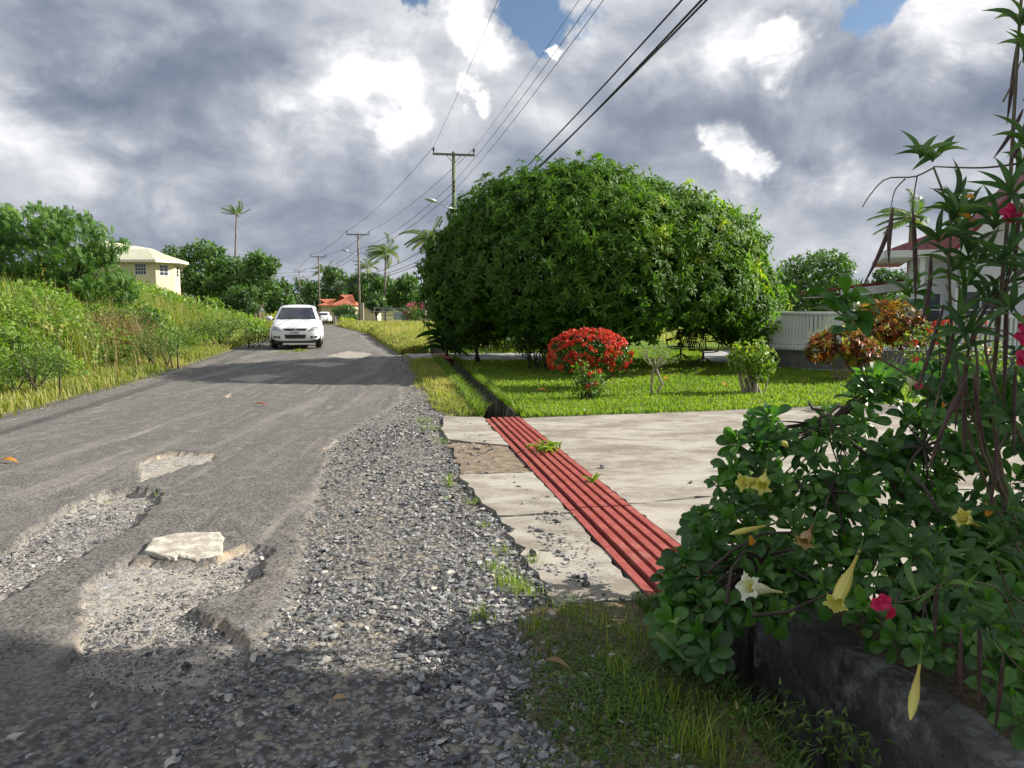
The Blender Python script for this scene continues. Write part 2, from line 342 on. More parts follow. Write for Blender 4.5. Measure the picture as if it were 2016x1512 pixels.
# ------------------------------------------------------------------ mesh builders
def tag(o, label=None, cat=None, group=None, kind=None):
    if label: o['label'] = label
    if cat: o['category'] = cat
    if group: o['group'] = group
    if kind: o['kind'] = kind
    return o
def empty(name, loc, label, cat, group=None, rz=0):
    o = bpy.data.objects.new(name, None); COL.objects.link(o); o.location = loc; o.rotation_euler = (0, 0, rz)
    o.empty_display_size = .1
    return tag(o, label, cat, group)
class MB:
    def __init__(s): s.V = []; s.F = []; s.n = 0; s.var = []; s.col = []; s.uv = None
    def add(s, V, Fs, var=.5, col=None):
        V = np.asarray(V, float).reshape(-1, 3)
        for f in Fs:
            f = np.asarray(f, int)
            if f.size: s.F.append(f + s.n)
        s.V.append(V); s.n += len(V)
        s.var.append(np.broadcast_to(np.asarray(var, float), (len(V),)))
        if col is not None: s.col.append(np.asarray(col, float))
        return s
    def box(s, x0, x1, y0, y1, z0, z1, M4=None, var=.5):
        V = np.array([(x, y, z) for x in (x0, x1) for y in (y0, y1) for z in (z0, z1)], float)
        if M4 is not None: V = np.array([M4 @ Vector(v) for v in V])
        return s.add(V, [[(0, 1, 3, 2), (4, 6, 7, 5), (0, 4, 5, 1), (2, 3, 7, 6), (0, 2, 6, 4), (1, 5, 7, 3)]], var)
    def tube(s, pts, rad, n=8, cap=True, var=.5):
        P = np.asarray(pts, float); m = len(P); rad = np.broadcast_to(np.asarray(rad, float), (m,))
        T = np.gradient(P, axis=0); T /= np.linalg.norm(T, axis=1)[:, None] + 1e-9
        up = np.array([0, 0, 1.]) if abs(T[0, 2]) < .9 else np.array([1., 0, 0])
        V = []; A = np.cross(T[0], up); A /= np.linalg.norm(A)
        for i in range(m):
            A = A - T[i] * (A @ T[i]); A /= np.linalg.norm(A) + 1e-9; Bv = np.cross(T[i], A)
            th = np.arange(n) * 2 * math.pi / n
            V.append(P[i] + rad[i] * (np.cos(th)[:, None] * A + np.sin(th)[:, None] * Bv))
        V = np.concatenate(V); i = np.arange(m - 1)[:, None] * n; j = np.arange(n)[None]; k = (j + 1) % n
        Q = np.stack([i + j, i + k, i + n + k, i + n + j], -1).reshape(-1, 4)
        Fs = [Q]
        if cap: Fs.append(np.array([list(range(n))[::-1]])); Fs.append(np.array([[(m - 1) * n + q for q in range(n)]]))
        return s.add(V, Fs, var)
    def build(s, name, mat, parent=None, smooth=False, uv=None):
        V = np.concatenate(s.V); me = bpy.data.meshes.new(name)
        nl = sum(f.size for f in s.F); nf = sum(len(f) for f in s.F)
        me.vertices.add(len(V)); me.vertices.foreach_set('co', V.astype(np.float32).ravel())
        me.loops.add(nl); me.polygons.add(nf)
        me.loops.foreach_set('vertex_index', np.concatenate([f.ravel() for f in s.F]).astype(np.int32))
        tot = np.concatenate([np.full(len(f), f.shape[1]) for f in s.F]).astype(np.int32)
        st = np.concatenate([[0], np.cumsum(tot)[:-1]]).astype(np.int32)
        me.polygons.foreach_set('loop_start', st)
        me.update(calc_edges=True)
        me.polygons.foreach_set('use_smooth', np.full(nf, bool(smooth)))
        a = me.attributes.new('var', 'FLOAT', 'POINT'); a.data.foreach_set('value', np.concatenate(s.var).astype(np.float32))
        if s.col:
            c = np.concatenate(s.col); c = np.concatenate([c, np.ones((len(c), 1))], 1)
            a = me.color_attributes.new('mask', 'FLOAT_COLOR', 'POINT'); a.data.foreach_set('color', c.astype(np.float32).ravel())
        if uv is not None:
            l = me.uv_layers.new(name='UVMap'); l.data.foreach_set('uv', np.asarray(uv, np.float32).ravel())
        me.materials.append(mat)
        o = bpy.data.objects.new(name, me); COL.objects.link(o)
        if parent: o.parent = parent
        return o

T_Q = (np.array([(0, 0, 0), (.45, .5, .06), (1, 0, -.08), (.45, -.5, .06)], float), [np.array([(0, 3, 2, 1)])])
T_T = (np.array([(0, .5, 0), (0, -.5, 0), (.55, .3, .0), (.55, -.3, 0), (1, 0, -.12)], float), [np.array([(0, 1, 3, 2)]), np.array([(2, 3, 4)])])
T_L = (np.array([(0, 0, 0), (.3, .42, .06), (.3, 0, .02), (.3, -.42, .06), (.7, .36, -.02), (.7, 0, -.05), (.7, -.36, -.02), (1, 0, -.2)], float),
       [np.array([(0, 2, 1), (0, 3, 2), (4, 5, 7), (5, 6, 7)]), np.array([(1, 2, 5, 4), (2, 3, 6, 5)])])
def tmpl(profile, fold=.12, droop=.25, n=7, wav=0.0):
    """detailed leaf: profile(t)->half width (0..0.5)"""
    V = []; 
    for i in range(n + 1):
        t = i / n; w = profile(t); z = .10 * math.sin(t * 2.6) - droop * t * t
        for j, sgn in enumerate((1, .5, 0, -.5, -1)):
            V.append((t, w * sgn, z + fold * abs(w * sgn) * 2 * .5 + wav * math.sin(t * 17 + j * 1.3) * abs(sgn)))
    Q = [(i * 5 + j, i * 5 + j + 1, i * 5 + j + 6, i * 5 + j + 5) for i in range(n) for j in range(4)]
    return (np.array(V), [np.array(Q)])
P_OBO = lambda t: float(np.interp(t, [0, .12, .3, .5, .65, .78, .88, .95, 1], [.03, .10, .25, .41, .49, .47, .37, .22, .0]))
P_LAN = lambda t: .5 * (math.sin(t ** .85 * math.pi) ** 1.0 if 0 < t < .995 else .0)
T_OBO = tmpl(P_OBO, .22, .16, 10, .006); T_LAN = tmpl(P_LAN, .2, .25, 8)
def unit(a): return a / (np.linalg.norm(a, axis=-1, keepdims=True) + 1e-9)
def leaves(mb, P, D, N, L, Wd, T=T_L, var=None):
    P = np.asarray(P, float); n = len(P)
    if n == 0: return
    D = unit(np.asarray(D, float)); N = np.asarray(N, float); N = N - D * (N * D).sum(1, keepdims=True); N = unit(N); Yv = np.cross(N, D)
    L = np.broadcast_to(L, (n,)); Wd = np.broadcast_to(Wd, (n,))
    tv, tf = T; k = len(tv)
    V = (P[:, None] + tv[None, :, 0:1] * (L[:, None, None] * D[:, None]) + tv[None, :, 1:2] * (Wd[:, None, None] * Yv[:, None]) + tv[None, :, 2:3] * (L[:, None, None] * N[:, None]))
    off = np.arange(n)[:, None, None] * k
    var = rng.random(n) if var is None else np.broadcast_to(var, (n,))
    mb.add(V.reshape(-1, 3), [(f[None] + off).reshape(-1, f.shape[1]) for f in tf], np.repeat(var, k))
def rdir(n):
    return unit(rng.normal(size=(n, 3)))
def pnoise(P, s, seed=0):
    r = np.random.default_rng(100 + seed); o = np.zeros(len(P))
    for k in range(6):
        w = unit(r.normal(size=3)) * s * (1 + .5 * k); o += np.sin(P @ w + r.random() * 6.28) / (1 + .3 * k)
    return o / 3.4
def ellips_pts(ells, n, depth=.25, lo=None):
    """points near the outer shell of a union of ellipsoids with outward normals"""
    C = np.array([e[:3] for e in ells], float); Rr = np.array([e[3:6] for e in ells], float)
    w = (Rr[:, 0] * Rr[:, 1] + Rr[:, 1] * Rr[:, 2] + Rr[:, 0] * Rr[:, 2]); w /= w.sum()
    Ps = []; Ns = []; tot = 0
    while tot < n:
        i = rng.choice(len(C), size=n, p=w); d = rdir(n); sc = 1 - depth * rng.random(n) ** 1.5
        Pn = C[i] + d * Rr[i] * sc[:, None]
        q = (((Pn[:, None] - C[None]) / Rr[None]) ** 2).sum(2); q[np.arange(n), i] = 9
        ok = q.min(1) > (1 - depth) ** 2 * .92
        if lo is not None: ok &= Pn[:, 2] > lo
        Pn = Pn[ok]; Nn = unit(d[ok] / Rr[i[ok]]); Ps.append(Pn); Ns.append(Nn); tot += len(Pn)
    return np.concatenate(Ps)[:n], np.concatenate(Ns)[:n]
def whorls(mb, P, N, per, L, Wd, T, var, spread=.75, droop=.35):
    """rosettes of leaves round each tip"""
    n = len(P); ax = unit(N + rng.normal(size=(n, 3)) * .35)
    P2 = np.repeat(P, per, 0); A = np.repeat(ax, per, 0); m = len(P2)
    t = rdir(m); t = unit(t - A * (t * A).sum(1, keepdims=True))
    D = unit(A * (1 - spread + .3 * rng.random((m, 1))) + t * spread * 1.2); D[:, 2] -= droop * rng.random(m); D = unit(D)
    Nn = A * .8 + np.array([0, 0, .5])
    v = np.clip(np.repeat(var, per) + rng.normal(size=m) * .07, 0, 1)
    leaves(mb, P2, D, Nn, L * (.7 + .5 * rng.random(m)), Wd * (.8 + .4 * rng.random(m)), T, v)
def rockmesh(n, P, size, mb, flat=.65, var=None):
    t = (1 + 5 ** .5) / 2
    ico = np.array([(-1, t, 0), (1, t, 0), (-1, -t, 0), (1, -t, 0), (0, -1, t), (0, 1, t), (0, -1, -t), (0, 1, -t), (t, 0, -1), (t, 0, 1), (-t, 0, -1), (-t, 0, 1)]) / 1.9
    fc = np.array([(0, 11, 5), (0, 5, 1), (0, 1, 7), (0, 7, 10), (0, 10, 11), (1, 5, 9), (5, 11, 4), (11, 10, 2), (10, 7, 6), (7, 1, 8), (3, 9, 4), (3, 4, 2), (3, 2, 6), (3, 6, 8), (3, 8, 9), (4, 9, 5), (2, 4, 11), (6, 2, 10), (8, 6, 7), (9, 8, 1)])
    V = ico[None] * (1 + .42 * rng.normal(size=(n, 12, 1)).clip(-1.3, 1.3)) * (1 + .12 * rng.normal(size=(n, 12, 3))) * np.stack([rng.uniform(.8, 1.5, n), rng.uniform(.55, 1.0, n), rng.uniform(.35, .75, n) * flat / .65], 1)[:, None]
    a = rng.random(n) * 6.28; ca, sa = np.cos(a), np.sin(a); tl = rng.normal(size=n) * .35; ct, st = np.cos(tl), np.sin(tl)
    x, y, z = V[..., 0], V[..., 1], V[..., 2]
    y, z = y * ct[:, None] - z * st[:, None], y * st[:, None] + z * ct[:, None]
    x, y = x * ca[:, None] - y * sa[:, None], x * sa[:, None] + y * ca[:, None]
    V = np.stack([x, y, z], -1) * (size / 2)[:, None, None] + P[:, None]
    var = rng.random(n) if var is None else var
    mb.add(V.reshape(-1, 3), [(fc[None] + np.arange(n)[:, None, None] * 12).reshape(-1, 3)], np.repeat(var, 12))
#@@PART2
# ------------------------------------------------------------------ terrain
def interp(tab):
    a = [p[0] for p in tab]; b = [p[1] for p in tab]
    return lambda y: np.interp(y, a, b)
XL = interp([(-60, 3), (0, -6.3), (11.2, -7.5), (17.3, -8.2), (26, -9.6), (34, -11.2), (45, -13.6), (60, -17.6), (80, -23.5), (100, -30), (130, -42), (400, -160)])
XG = interp([(-60, 8), (0, .35), (2.5, .06), (3.4, -.02), (4.4, .05), (5.8, -.03), (6.8, -.3), (8.3, -.62), (10, -.9), (11.4, -1.05), (13.4, -1.65), (17, -2.2), (22, -3.05), (30, -5.1), (44, -8.3), (60, -12.6), (80, -18.5), (100, -25), (130, -37), (400, -155)])
XDL = lambda y: .75 - .1645 * (np.minimum(y, 46) - 4.14) + (np.maximum(y, 46) - 46) * -.3
XDR = lambda y: XDL(y) + .55
ss = lambda v: (lambda c: c * c * (3 - 2 * c))(np.clip(v, 0, 1))
def ground_z(x, y, rag=True):
    x = np.asarray(x, float); y = np.asarray(y, float)
    z = E_(y).astype(float)
    n = (np.sin(x * 9.1 + np.sin(y * 7.3)) + np.sin(y * 8.3 + 2 * np.sin(x * 5.1)) + np.sin(x * 21 + y * 17)) / 3 if rag else 0
    dl = XL(y) - x
    z = z + np.interp(y, [-60, 5, 22, 32, 42, 70, 110], [1.1, 1.15, 1.05, .75, .5, .6, 0]) * ss((dl - 1.3) / 3.2)
    z = z + np.interp(y, [-60, 5, 20, 40, 75, 120], [1.0, 1.1, 1.3, 1.9, 1.9, 0]) * ss((dl - 3.2) / 7)
    lipL = np.where(dl > 0, .02, -.08) + 0
    lip = -.15 + .175 * ss((dl + .05 + .3 * n) / .35)                       # left verge rises over the road edge
    dr = x - XG(y)
    lip = np.where(x > (XL(y) + XG(y)) / 2, np.where(y < 11.3, -.05 + .062 * ss((dr + .12 + .2 * n) / .5) - .12 * ss((-dr - .35) / .3), -.15 + .175 * ss((dr + .1 + .16 * n) / .45)), lip)
    z = z + lip
    right = x > XDR(y) - .01
    z = z + np.where(right & (y < 3.95), .10, 0)
    return z
def under_slab(x, y):
    x = np.asarray(x, float); y = np.asarray(y, float)
    far = 11.3 + .25 * (x - .1)
    a = (x > XDR(y) - .02) & (y > 3.9) & (y < far) & (x < 15)
    b_ = (x > XG(y) + .04) & (x < XDL(y) + .02) & (y > 4.1) & (y < 11.35)
    return a | b_
ys = np.unique(np.concatenate([np.linspace(-60, 0, 16), np.linspace(0, 30, 260), [3.94, 3.96, 11.3, 11.36], np.geomspace(30, 130, 140), np.geomspace(130, 4000, 40)]))
def cols(y):
    O = 400 + abs(y); xl, xg, a, b_ = float(XL(y)), float(XG(y)), float(XDL(y)), float(XDR(y))
    if y > 46: b_ = a + .02
    k = [(-O, xl - 30, 14), (xl - 30, xl - 12, 18), (xl - 12, xl + .7, 60), (xl + .7, xg - .4, 8), (xg - .4, a, 34), None, (b_, b_ + 6, 44), (b_ + 6, b_ + 22, 30), (b_ + 22, O, 14)]
    out = []; 
    for q in k:
        if q is None: out.append(np.array([a])); gi = sum(len(o) for o in out) - 1; continue
        out.append(np.linspace(q[0], q[1], q[2], endpoint=False))
    out.append(np.array([O])); return np.concatenate(out), gi
rows = [cols(y) for y in ys]; gi = rows[0][1]; X = np.array([r[0] for r in rows]); Y = np.broadcast_to(ys[:, None], X.shape)
nr, nc = X.shape
Z = ground_z(X, Y) + np.where(Y > 8, .0, 0)
Z = Z + (pnoise(np.stack([X.ravel(), Y.ravel(), 0 * X.ravel()], 1), 2.3).reshape(X.shape)) * .018 * (np.abs(X - XDL(Y)) > .02) * (np.abs(X - XDR(Y)) > .02)
Z = np.where(under_slab(X, Y), -.05, Z)
dl = XL(Y) - X
n_ = pnoise(np.stack([X.ravel(), Y.ravel(), 0 * X.ravel()], 1), 1.1, 3).reshape(X.shape)
lawn = ((X > XDR(Y)) & (Y > 10.5) & (Y < 60)).astype(float) * (X < 60)
dirt = np.where((X > XG(Y) - .3) & (X < XDL(Y)) & (Y < 12), .9 + .3 * n_, 0).clip(0, 1)
dirt = np.maximum(dirt, ((X > XDR(Y)) & (Y < 10.5)) * .9)
dirt = np.maximum(dirt, (np.abs(dl - .15) < .4) * (.35 + .5 * n_).clip(0, 1))
under = ((dl > 1.8)).astype(float) * .8
under = np.where((Y > 75) & (np.abs(X + 20) > 15), .6, under)
g = MB(); i = np.arange(nr - 1)[:, None] * nc; j = np.arange(nc - 1)[None]
Q = np.stack([i + j, i + j + 1, i + nc + j + 1, i + nc + j], -1)
keep = np.ones((nr - 1, nc - 1), bool); keep[(ys[:-1] < 45.9) & (ys[:-1] > -59), gi] = False
g.add(np.stack([X, Y, Z], -1).reshape(-1, 3), [Q[keep]], .5, np.stack([lawn, dirt, under], -1).reshape(-1, 3))
tag(g.build('ground', M['ground'], smooth=True), kind='structure')

# drain channel: walls and floor in one open trough
d = MB(); yy = np.concatenate([np.linspace(-59, 3.9, 24), np.linspace(4, 46, 90)])
prof = [(0, 'L', .0), (.02, 'L', -.25), (.01, 'L', -.55), (.05, 'L', -.8), (-.05, 'R', -.82), (-.01, 'R', -.5), (-.02, 'R', -.2), (0, 'R', .0)]
V = []
for y in yy:
    for k, (dx, side, z) in enumerate(prof):
        bx_ = float(XDL(y)) if side == 'L' else float(XDR(y))
        top = float(ground_z(bx_ - .02, y)) if side == 'L' else float(ground_z(bx_ + .02, y))
        if y < 3.95 and side == 'R': top = .05
        zz = (top + .004 if z == 0 else z + float(E_(y)))
        if under_slab(bx_ + (.05 if side == 'R' else -.05), y): zz = max(zz, -.0) if z == 0 else zz
        V.append((bx_ + dx + .004 * math.sin(y * 5 + k), y, zz))
m_ = len(prof); i = np.arange(len(yy) - 1)[:, None] * m_; j = np.arange(m_ - 1)[None]
d.add(V, [np.stack([i + j, i + m_ + j, i + m_ + j + 1, i + j + 1], -1).reshape(-1, 4)])
tag(d.build('drain_channel', M['ditch'], smooth=False), kind='structure')

# road with broken asphalt, potholes and a gravel shoulder
def poly(px): return np.array([pg(*p) for p in px])
def sdist(px, py, pl):
    """signed distance to polygon (negative inside)"""
    a = pl; b_ = np.roll(pl, -1, 0); best = np.full(px.shape, 1e9); ins = np.zeros(px.shape, bool)
    for (ax, ay), (bx_, by) in zip(a, b_):
        ex, ey = bx_ - ax, by - ay; t = np.clip(((px - ax) * ex + (py - ay) * ey) / (ex * ex + ey * ey), 0, 1)
        best = np.minimum(best, np.hypot(px - ax - t * ex, py - ay - t * ey))
        c = (ay > py) != (by > py)
        ins ^= c & (px < (bx_ - ax) * (py - ay) / (by - ay + 1e-12) + ax)
    return np.where(ins, -best, best)
HOLES = [([(-260, 1190), (-150, 1120), (0, 1085), (60, 1040), (130, 995), (200, 962), (262, 958), (306, 966), (314, 990), (282, 1022), (236, 1052), (150, 1092), (60, 1150), (-60, 1215)], .068),
         ([(120, 1320), (150, 1240), (165, 1165), (200, 1118), (260, 1098), (320, 1108), (430, 1102), (452, 1086), (500, 1073), (538, 1083), (524, 1112), (508, 1140), (420, 1180), (368, 1198), (445, 1225), (498, 1290), (470, 1345), (300, 1360)], .062),
         ([(278, 908), (335, 890), (432, 893), (425, 904), (395, 912), (330, 930), (270, 950)], .045),
         ([(684, 850), (720, 841), (790, 842), (784, 851), (740, 857), (700, 860)], .04),
         ([(438, 780), (452, 775), (463, 778), (455, 783)], .03), ([(640, 700), (690, 690), (740, 696), (700, 708)], .03),
         ([(640, 880), (660, 862), (705, 856), (790, 852), (812, 862), (770, 880), (700, 888), (660, 898)], .02),
         ([(575, 716), (640, 712), (690, 716), (640, 722)], .02), ([(440, 745), (520, 735), (560, 740), (500, 752)], .02)]
yr = np.concatenate([np.linspace(-20, 1.2, 12), np.geomspace(1.25, 130, 640)])
u = np.linspace(0, 1, 470)
Yr = np.broadcast_to(yr[:, None], (len(yr), len(u)))
lft, rgt = XL(yr) - .5, XG(yr) + .5
rgt = np.minimum(rgt, XDL(yr) - .03)
Xr = lft[:, None] + (rgt - lft)[:, None] * (u[None] ** .8)
pt = np.stack([Xr.ravel(), Yr.ravel(), 0 * Xr.ravel()], 1)
wx = Xr + .05 * pnoise(pt, 9, 1).reshape(Xr.shape) + .022 * pnoise(pt, 23, 2).reshape(Xr.shape) + .007 * pnoise(pt, 83, 12).reshape(Xr.shape)
wy = Yr + .05 * pnoise(pt, 9, 4).reshape(Xr.shape) + .022 * pnoise(pt, 23, 5).reshape(Xr.shape) + .007 * pnoise(pt, 83, 13).reshape(Xr.shape)
AE = [pg(*p) for p in [(430, 1500), (400, 1400), (470, 1300), (560, 1195), (582, 1110), (598, 1030), (618, 975), (634, 915), (640, 885), (680, 850), (745, 815), (790, 790)]]
AX = interp([(-60, 2), (0, -.9)] + [(p[1], p[0]) for p in AE] + [(17, -2.5), (22, -3.4), (30, -5.5), (44, -8.7), (60, -13), (80, -19), (130, -37.6)])
edge = AX(wy) - wx                                     # >0 on the asphalt side
depth = np.zeros(Xr.shape); hole = np.full(Xr.shape, 9.0)
near = Yr < 40
for pl, dp in HOLES:
    sdv = sdist(wx[near], wy[near], poly(pl)); cur = hole[near]; hole[near] = np.minimum(cur, sdv)
    dd = depth[near]; var_ = np.clip(.85 + .6 * pnoise(np.stack([wx[near], wy[near], 0 * wx[near]], 1), 2.7, 77), .3, 1.2); depth[near] = np.maximum(dd, dp * var_ * ss((-sdv + .0) / .014))
asph = ss((edge + .03) / .04) * ss((hole + .022) / .014)
lowf = pnoise(pt, 2.1, 6).reshape(Xr.shape); hif = pnoise(pt, 60, 7).reshape(Xr.shape); med = pnoise(pt, 17, 8).reshape(Xr.shape)
nearw = np.clip(1.4 - Yr / 14, .15, 1)
Zr = E_(Yr) + .012 * lowf - depth - .014 * (1 - ss((edge + .05 + .05 * med) / .10)) + .005 * hif * nearw + .009 * med * nearw * (1.7 - asph)
# worn crescent scars in the asphalt, running along the wheel tracks
scar = pnoise(np.stack([(Xr * 3.1 + .5 * Yr * .17).ravel(), (Yr * .5).ravel(), 0 * Xr.ravel()], 1), 3.0, 9).reshape(Xr.shape)
# thin broken cracks and crumbled lips near the holes
Zr += -.010 * ss((scar - .35) / .3) * asph
shd = (Yr < 3.2)
tanm = (np.exp(-((hole + .008) / .022) ** 2) * (-.05 + .9 * lowf + 1.0 * med + .4 * hif) + .6 * np.exp(-((edge + .03) / .035) ** 2) * ((Yr > 3.6) & (Yr < 9)) * (.0 + 1.0 * med + .3 * lowf)).clip(0, 1)
tanm = np.maximum(tanm, (np.exp(-((edge + .6) / .5) ** 2) * ss((lowf + .5 * med - .15) / .35) * .5 * (Yr < 14)).clip(0, 1))
gr = (1 - ss((edge + .03) / .05)) * np.clip(.85 + .2 * med, 0, 1)
gr = np.maximum(gr, (np.clip((3.4 - Yr) / .6, 0, 1) * .6))
rd = MB(); nr, nc = Xr.shape; i = np.arange(nr - 1)[:, None] * nc; j = np.arange(nc - 1)[None]
rd.add(np.stack([Xr, Yr, Zr], -1).reshape(-1, 3), [np.stack([i + j, i + j + 1, i + nc + j + 1, i + nc + j], -1).reshape(-1, 4)], .5,
       np.stack([asph, tanm, gr], -1).reshape(-1, 3))
tag(rd.build('road', M['road'], smooth=True), kind='structure')
def road_z(x, y):
    return E_(y)

# ------------------------------------------------------------------ concrete slabs, driveway, path
def slab(name, pts, z0, z1, mat, jit=.012, step=.12, kind='structure', parent=None, seed=1):
    pts = [np.array(p, float) for p in pts]; out = []
    for a, b_ in zip(pts, pts[1:] + pts[:1]):
        n = max(1, int(np.hypot(*(b_ - a)) / step)); t = np.arange(n)[:, None] / n; seg = a + (b_ - a) * t
        if n > 1: seg[1:] += np.random.default_rng(seed).normal(size=(n - 1, 2)) * jit
        out.append(seg)
    P = np.concatenate(out); n = len(P); m = MB()
    if (P[:, 0] * np.roll(P[:, 1], -1) - P[:, 1] * np.roll(P[:, 0], -1)).sum() < 0: P = P[::-1]
    V = np.concatenate([np.c_[P, E_(P[:, 1]) + z1], np.c_[P, E_(P[:, 1]) + z0]])
    m.add(V, [np.array([list(range(n))]), np.array([(k + n, (k + 1) % n + n, (k + 1) % n, k) for k in range(n)])])
    o = m.build(name, mat, parent)
    if kind: tag(o, kind=kind)
    return o
def xr_(y): return float(XDR(y))
def xl_(y): return float(XDL(y))
slab('driveway', [(xr_(3.95), 3.95), (15, 4.4), (15, 7.2), (2.2, 6.62), (xr_(6.2), 6.2)][::1], -.12, .010, M['concrete'], seed=2)
slab('driveway', [(xr_(6.215) , 6.215), (2.2, 6.64), (15, 7.22), (15, 14.6), (9, 13.5), (5.4, 12.7), (2.5, 11.95), (xr_(11.35), 11.3)], -.12, .014, M['concrete'], seed=3)
ap = [pg(1098, 1190), pg(1060, 1130), pg(1012, 1062), pg(985, 1022)]
slab('driveway', [(xl_(4.1), 4.1), (xl_(5.9), 5.9), ap[3], ap[2], ap[1], ap[0]], -.08, .012, M['concrete'], .02, seed=4)
slab('driveway', [(xl_(5.93), 5.93), (xl_(7.45), 7.45), pg(905, 938), pg(945, 985), pg(980, 1018)], -.08, .016, M['concrete'], .02, seed=5)
slab('driveway', [(xl_(7.47), 7.47), (xl_(8.9), 8.9), pg(884, 872), pg(895, 900), pg(908, 934)], -.08, .004, M['dirtconc'], .03, seed=6)
slab('driveway', [(xl_(8.92), 8.92), (xl_(11.3), 11.3), (-1.02, 11.4), pg(872, 850), pg(884, 868)], -.08, .02, M['concrete'], .015, seed=7)
slab('side_path', [(XG(24.2) + .3, 24.2), (XG(22) + .4, 22.0), (xl_(22), 22.0), (xl_(24.6), 24.6)], -.08, .05, M['path'], .02)
slab('side_path', [(xr_(22), 22.0), (.9, 22.1), (.9, 24.8), (xr_(24.6), 24.6)], -.08, .05, M['path'], .02)
slab('garden_path', [(5.4, 21.9), (6.0, 20.6), (7.6, 18.9), (9.5, 18.0), (30, 16.9), (30, 26), (6.5, 26)], -.08, .045, M['path'], .0)

# ------------------------------------------------------------------ red steel gratings over the drain
def grating(y0, y1, label, nb=6):
    ax = Vector((-.1645, 1, 0)).normalized(); ln = (y1 - y0) / ax.y
    org = (xl_(y0), y0, float(E_(y0)) + (.05 if y0 > 20 else 0))
    r = empty('drain_grating', org, label, 'grating', 'red steel gratings over the roadside drain', rz=math.atan2(.1645, 1))
    w = .535 / nb
    for k in range(nb):
        x0 = .005 + k * w; m = MB()
        z1 = .040 if k else .022
        # channel section: top flange, web and turned-down lip
        m.box(x0, x0 + w * .64, 0, ln, z1 - .008, z1)
        m.box(x0, x0 + .008, 0.001, ln - .001, z1 - .062, z1 - .0085)
        m.box(x0 + w * .64 - .008, x0 + w * .64, 0.001, ln - .001, z1 - .062, z1 - .0085)
        o = m.build('beam', M['redsteel'], r)
        o.rotation_euler = (0, 0, rng.normal() * .0008)
        bv = o.modifiers.new('edge', 'BEVEL'); bv.width = .0025; bv.segments = 2
    t = .25
    while t < ln:
        m = MB(); m.box(-.03, .57, t, t + .05, -.075, -.026); m.build('cross_bar', M['redsteel'], r); t += 1.5
    return r
grating(4.12, 5.96, 'near section of red steel drain grating beside the leafy shrub')
grating(5.985, 11.12, 'long section of red steel drain grating across the concrete driveway')
grating(22.0, 24.6, 'far red steel drain grating in the shade of the mango tree')

# retaining wall on the house side of the drain
m = MB(); yy = np.linspace(-2, 3.96, 50); V = []
for y in yy:
    for k, (dx, z) in enumerate([(-.035, -.85), (-.03, -.4), (-.035, -.02), (-.02, .13), (.13, .14), (.14, -.85)]):
        V.append((xr_(y) + dx + .008 * math.sin(y * 9 + k * 2) + .006 * math.sin(y * 23 + k), y, z + (.012 * math.sin(y * 6 + k) if z > 0 else 0)))
i = np.arange(49)[:, None] * 6; j = np.arange(5)[None]
m.add(V, [np.stack([i + j, i + 6 + j, i + 6 + j + 1, i + j + 1], -1).reshape(-1, 4), np.array([[49 * 6 + q for q in range(6)]]), np.array([[5, 4, 3, 2, 1, 0]])])
tag(m.build('retaining_wall', M['rwall']), 'grey stained concrete wall along the drain beneath the flowering shrub', 'wall')

# drain pipe mouth
t = MB(); o_ = at(938, 768, 15.0); zc = o_.z
t.tube([(xr_(15.2) + .25, 15.2, -.15), (xr_(15.2) - .08, 15.1, -.18)], [.075, .075], 14, cap=False); t.tube([(xr_(15.2) + .25, 15.2, -.15), (xr_(15.2) - .08, 15.1, -.18)], [.065, .065], 14, cap=False)
tag(t.build('drain_pipe', M['pipe'], smooth=True), 'pale plastic pipe end poking into the open drain', 'pipe')

# ------------------------------------------------------------------ slab of broken concrete lying in the road
out = [(288, 1090), (300, 1068), (330, 1060), (345, 1056), (385, 1052), (432, 1052), (443, 1062), (438, 1092), (415, 1098), (372, 1102), (352, 1098), (345, 1104), (318, 1100)]
P = np.array([pg(*p) for p in out]); c = P.mean(0); m = MB(); n = len(P)
seg = []
for a, b_ in zip(P, np.roll(P, -1, 0)):
    for t_ in (0, .33, .66): seg.append(a + (b_ - a) * t_ + rng.normal(size=2) * .006)
P = np.array(seg); n = len(P); rings = []
for f, z in ((1.0, -.06), (1.02, -.02), (1.01, .004), (.985, .016), (.95, .021), (.90, .022)):
    q = c + (P - c) * f + rng.normal(size=P.shape) * (.004 if f > .97 else .0015); rings.append(np.c_[q, z + rng.normal(size=n) * (.003 if .97 < f else .0006) + (q[:, 0] - c[0]) * -.03])
V = np.concatenate(rings + [np.array([[c[0], c[1], .0225]])]); k = np.arange(n)
Fs = [np.stack([r_ * n + k, r_ * n + (k + 1) % n, (r_ + 1) * n + (k + 1) % n, (r_ + 1) * n + k], -1) for r_ in range(5)]
m.add(V, Fs + [np.stack([5 * n + k, 5 * n + (k + 1) % n, np.full(n, 6 * n)], -1)])
tag(m.build('broken_slab', M['slab']), 'pale slab of broken concrete lying in the pothole', 'slab')

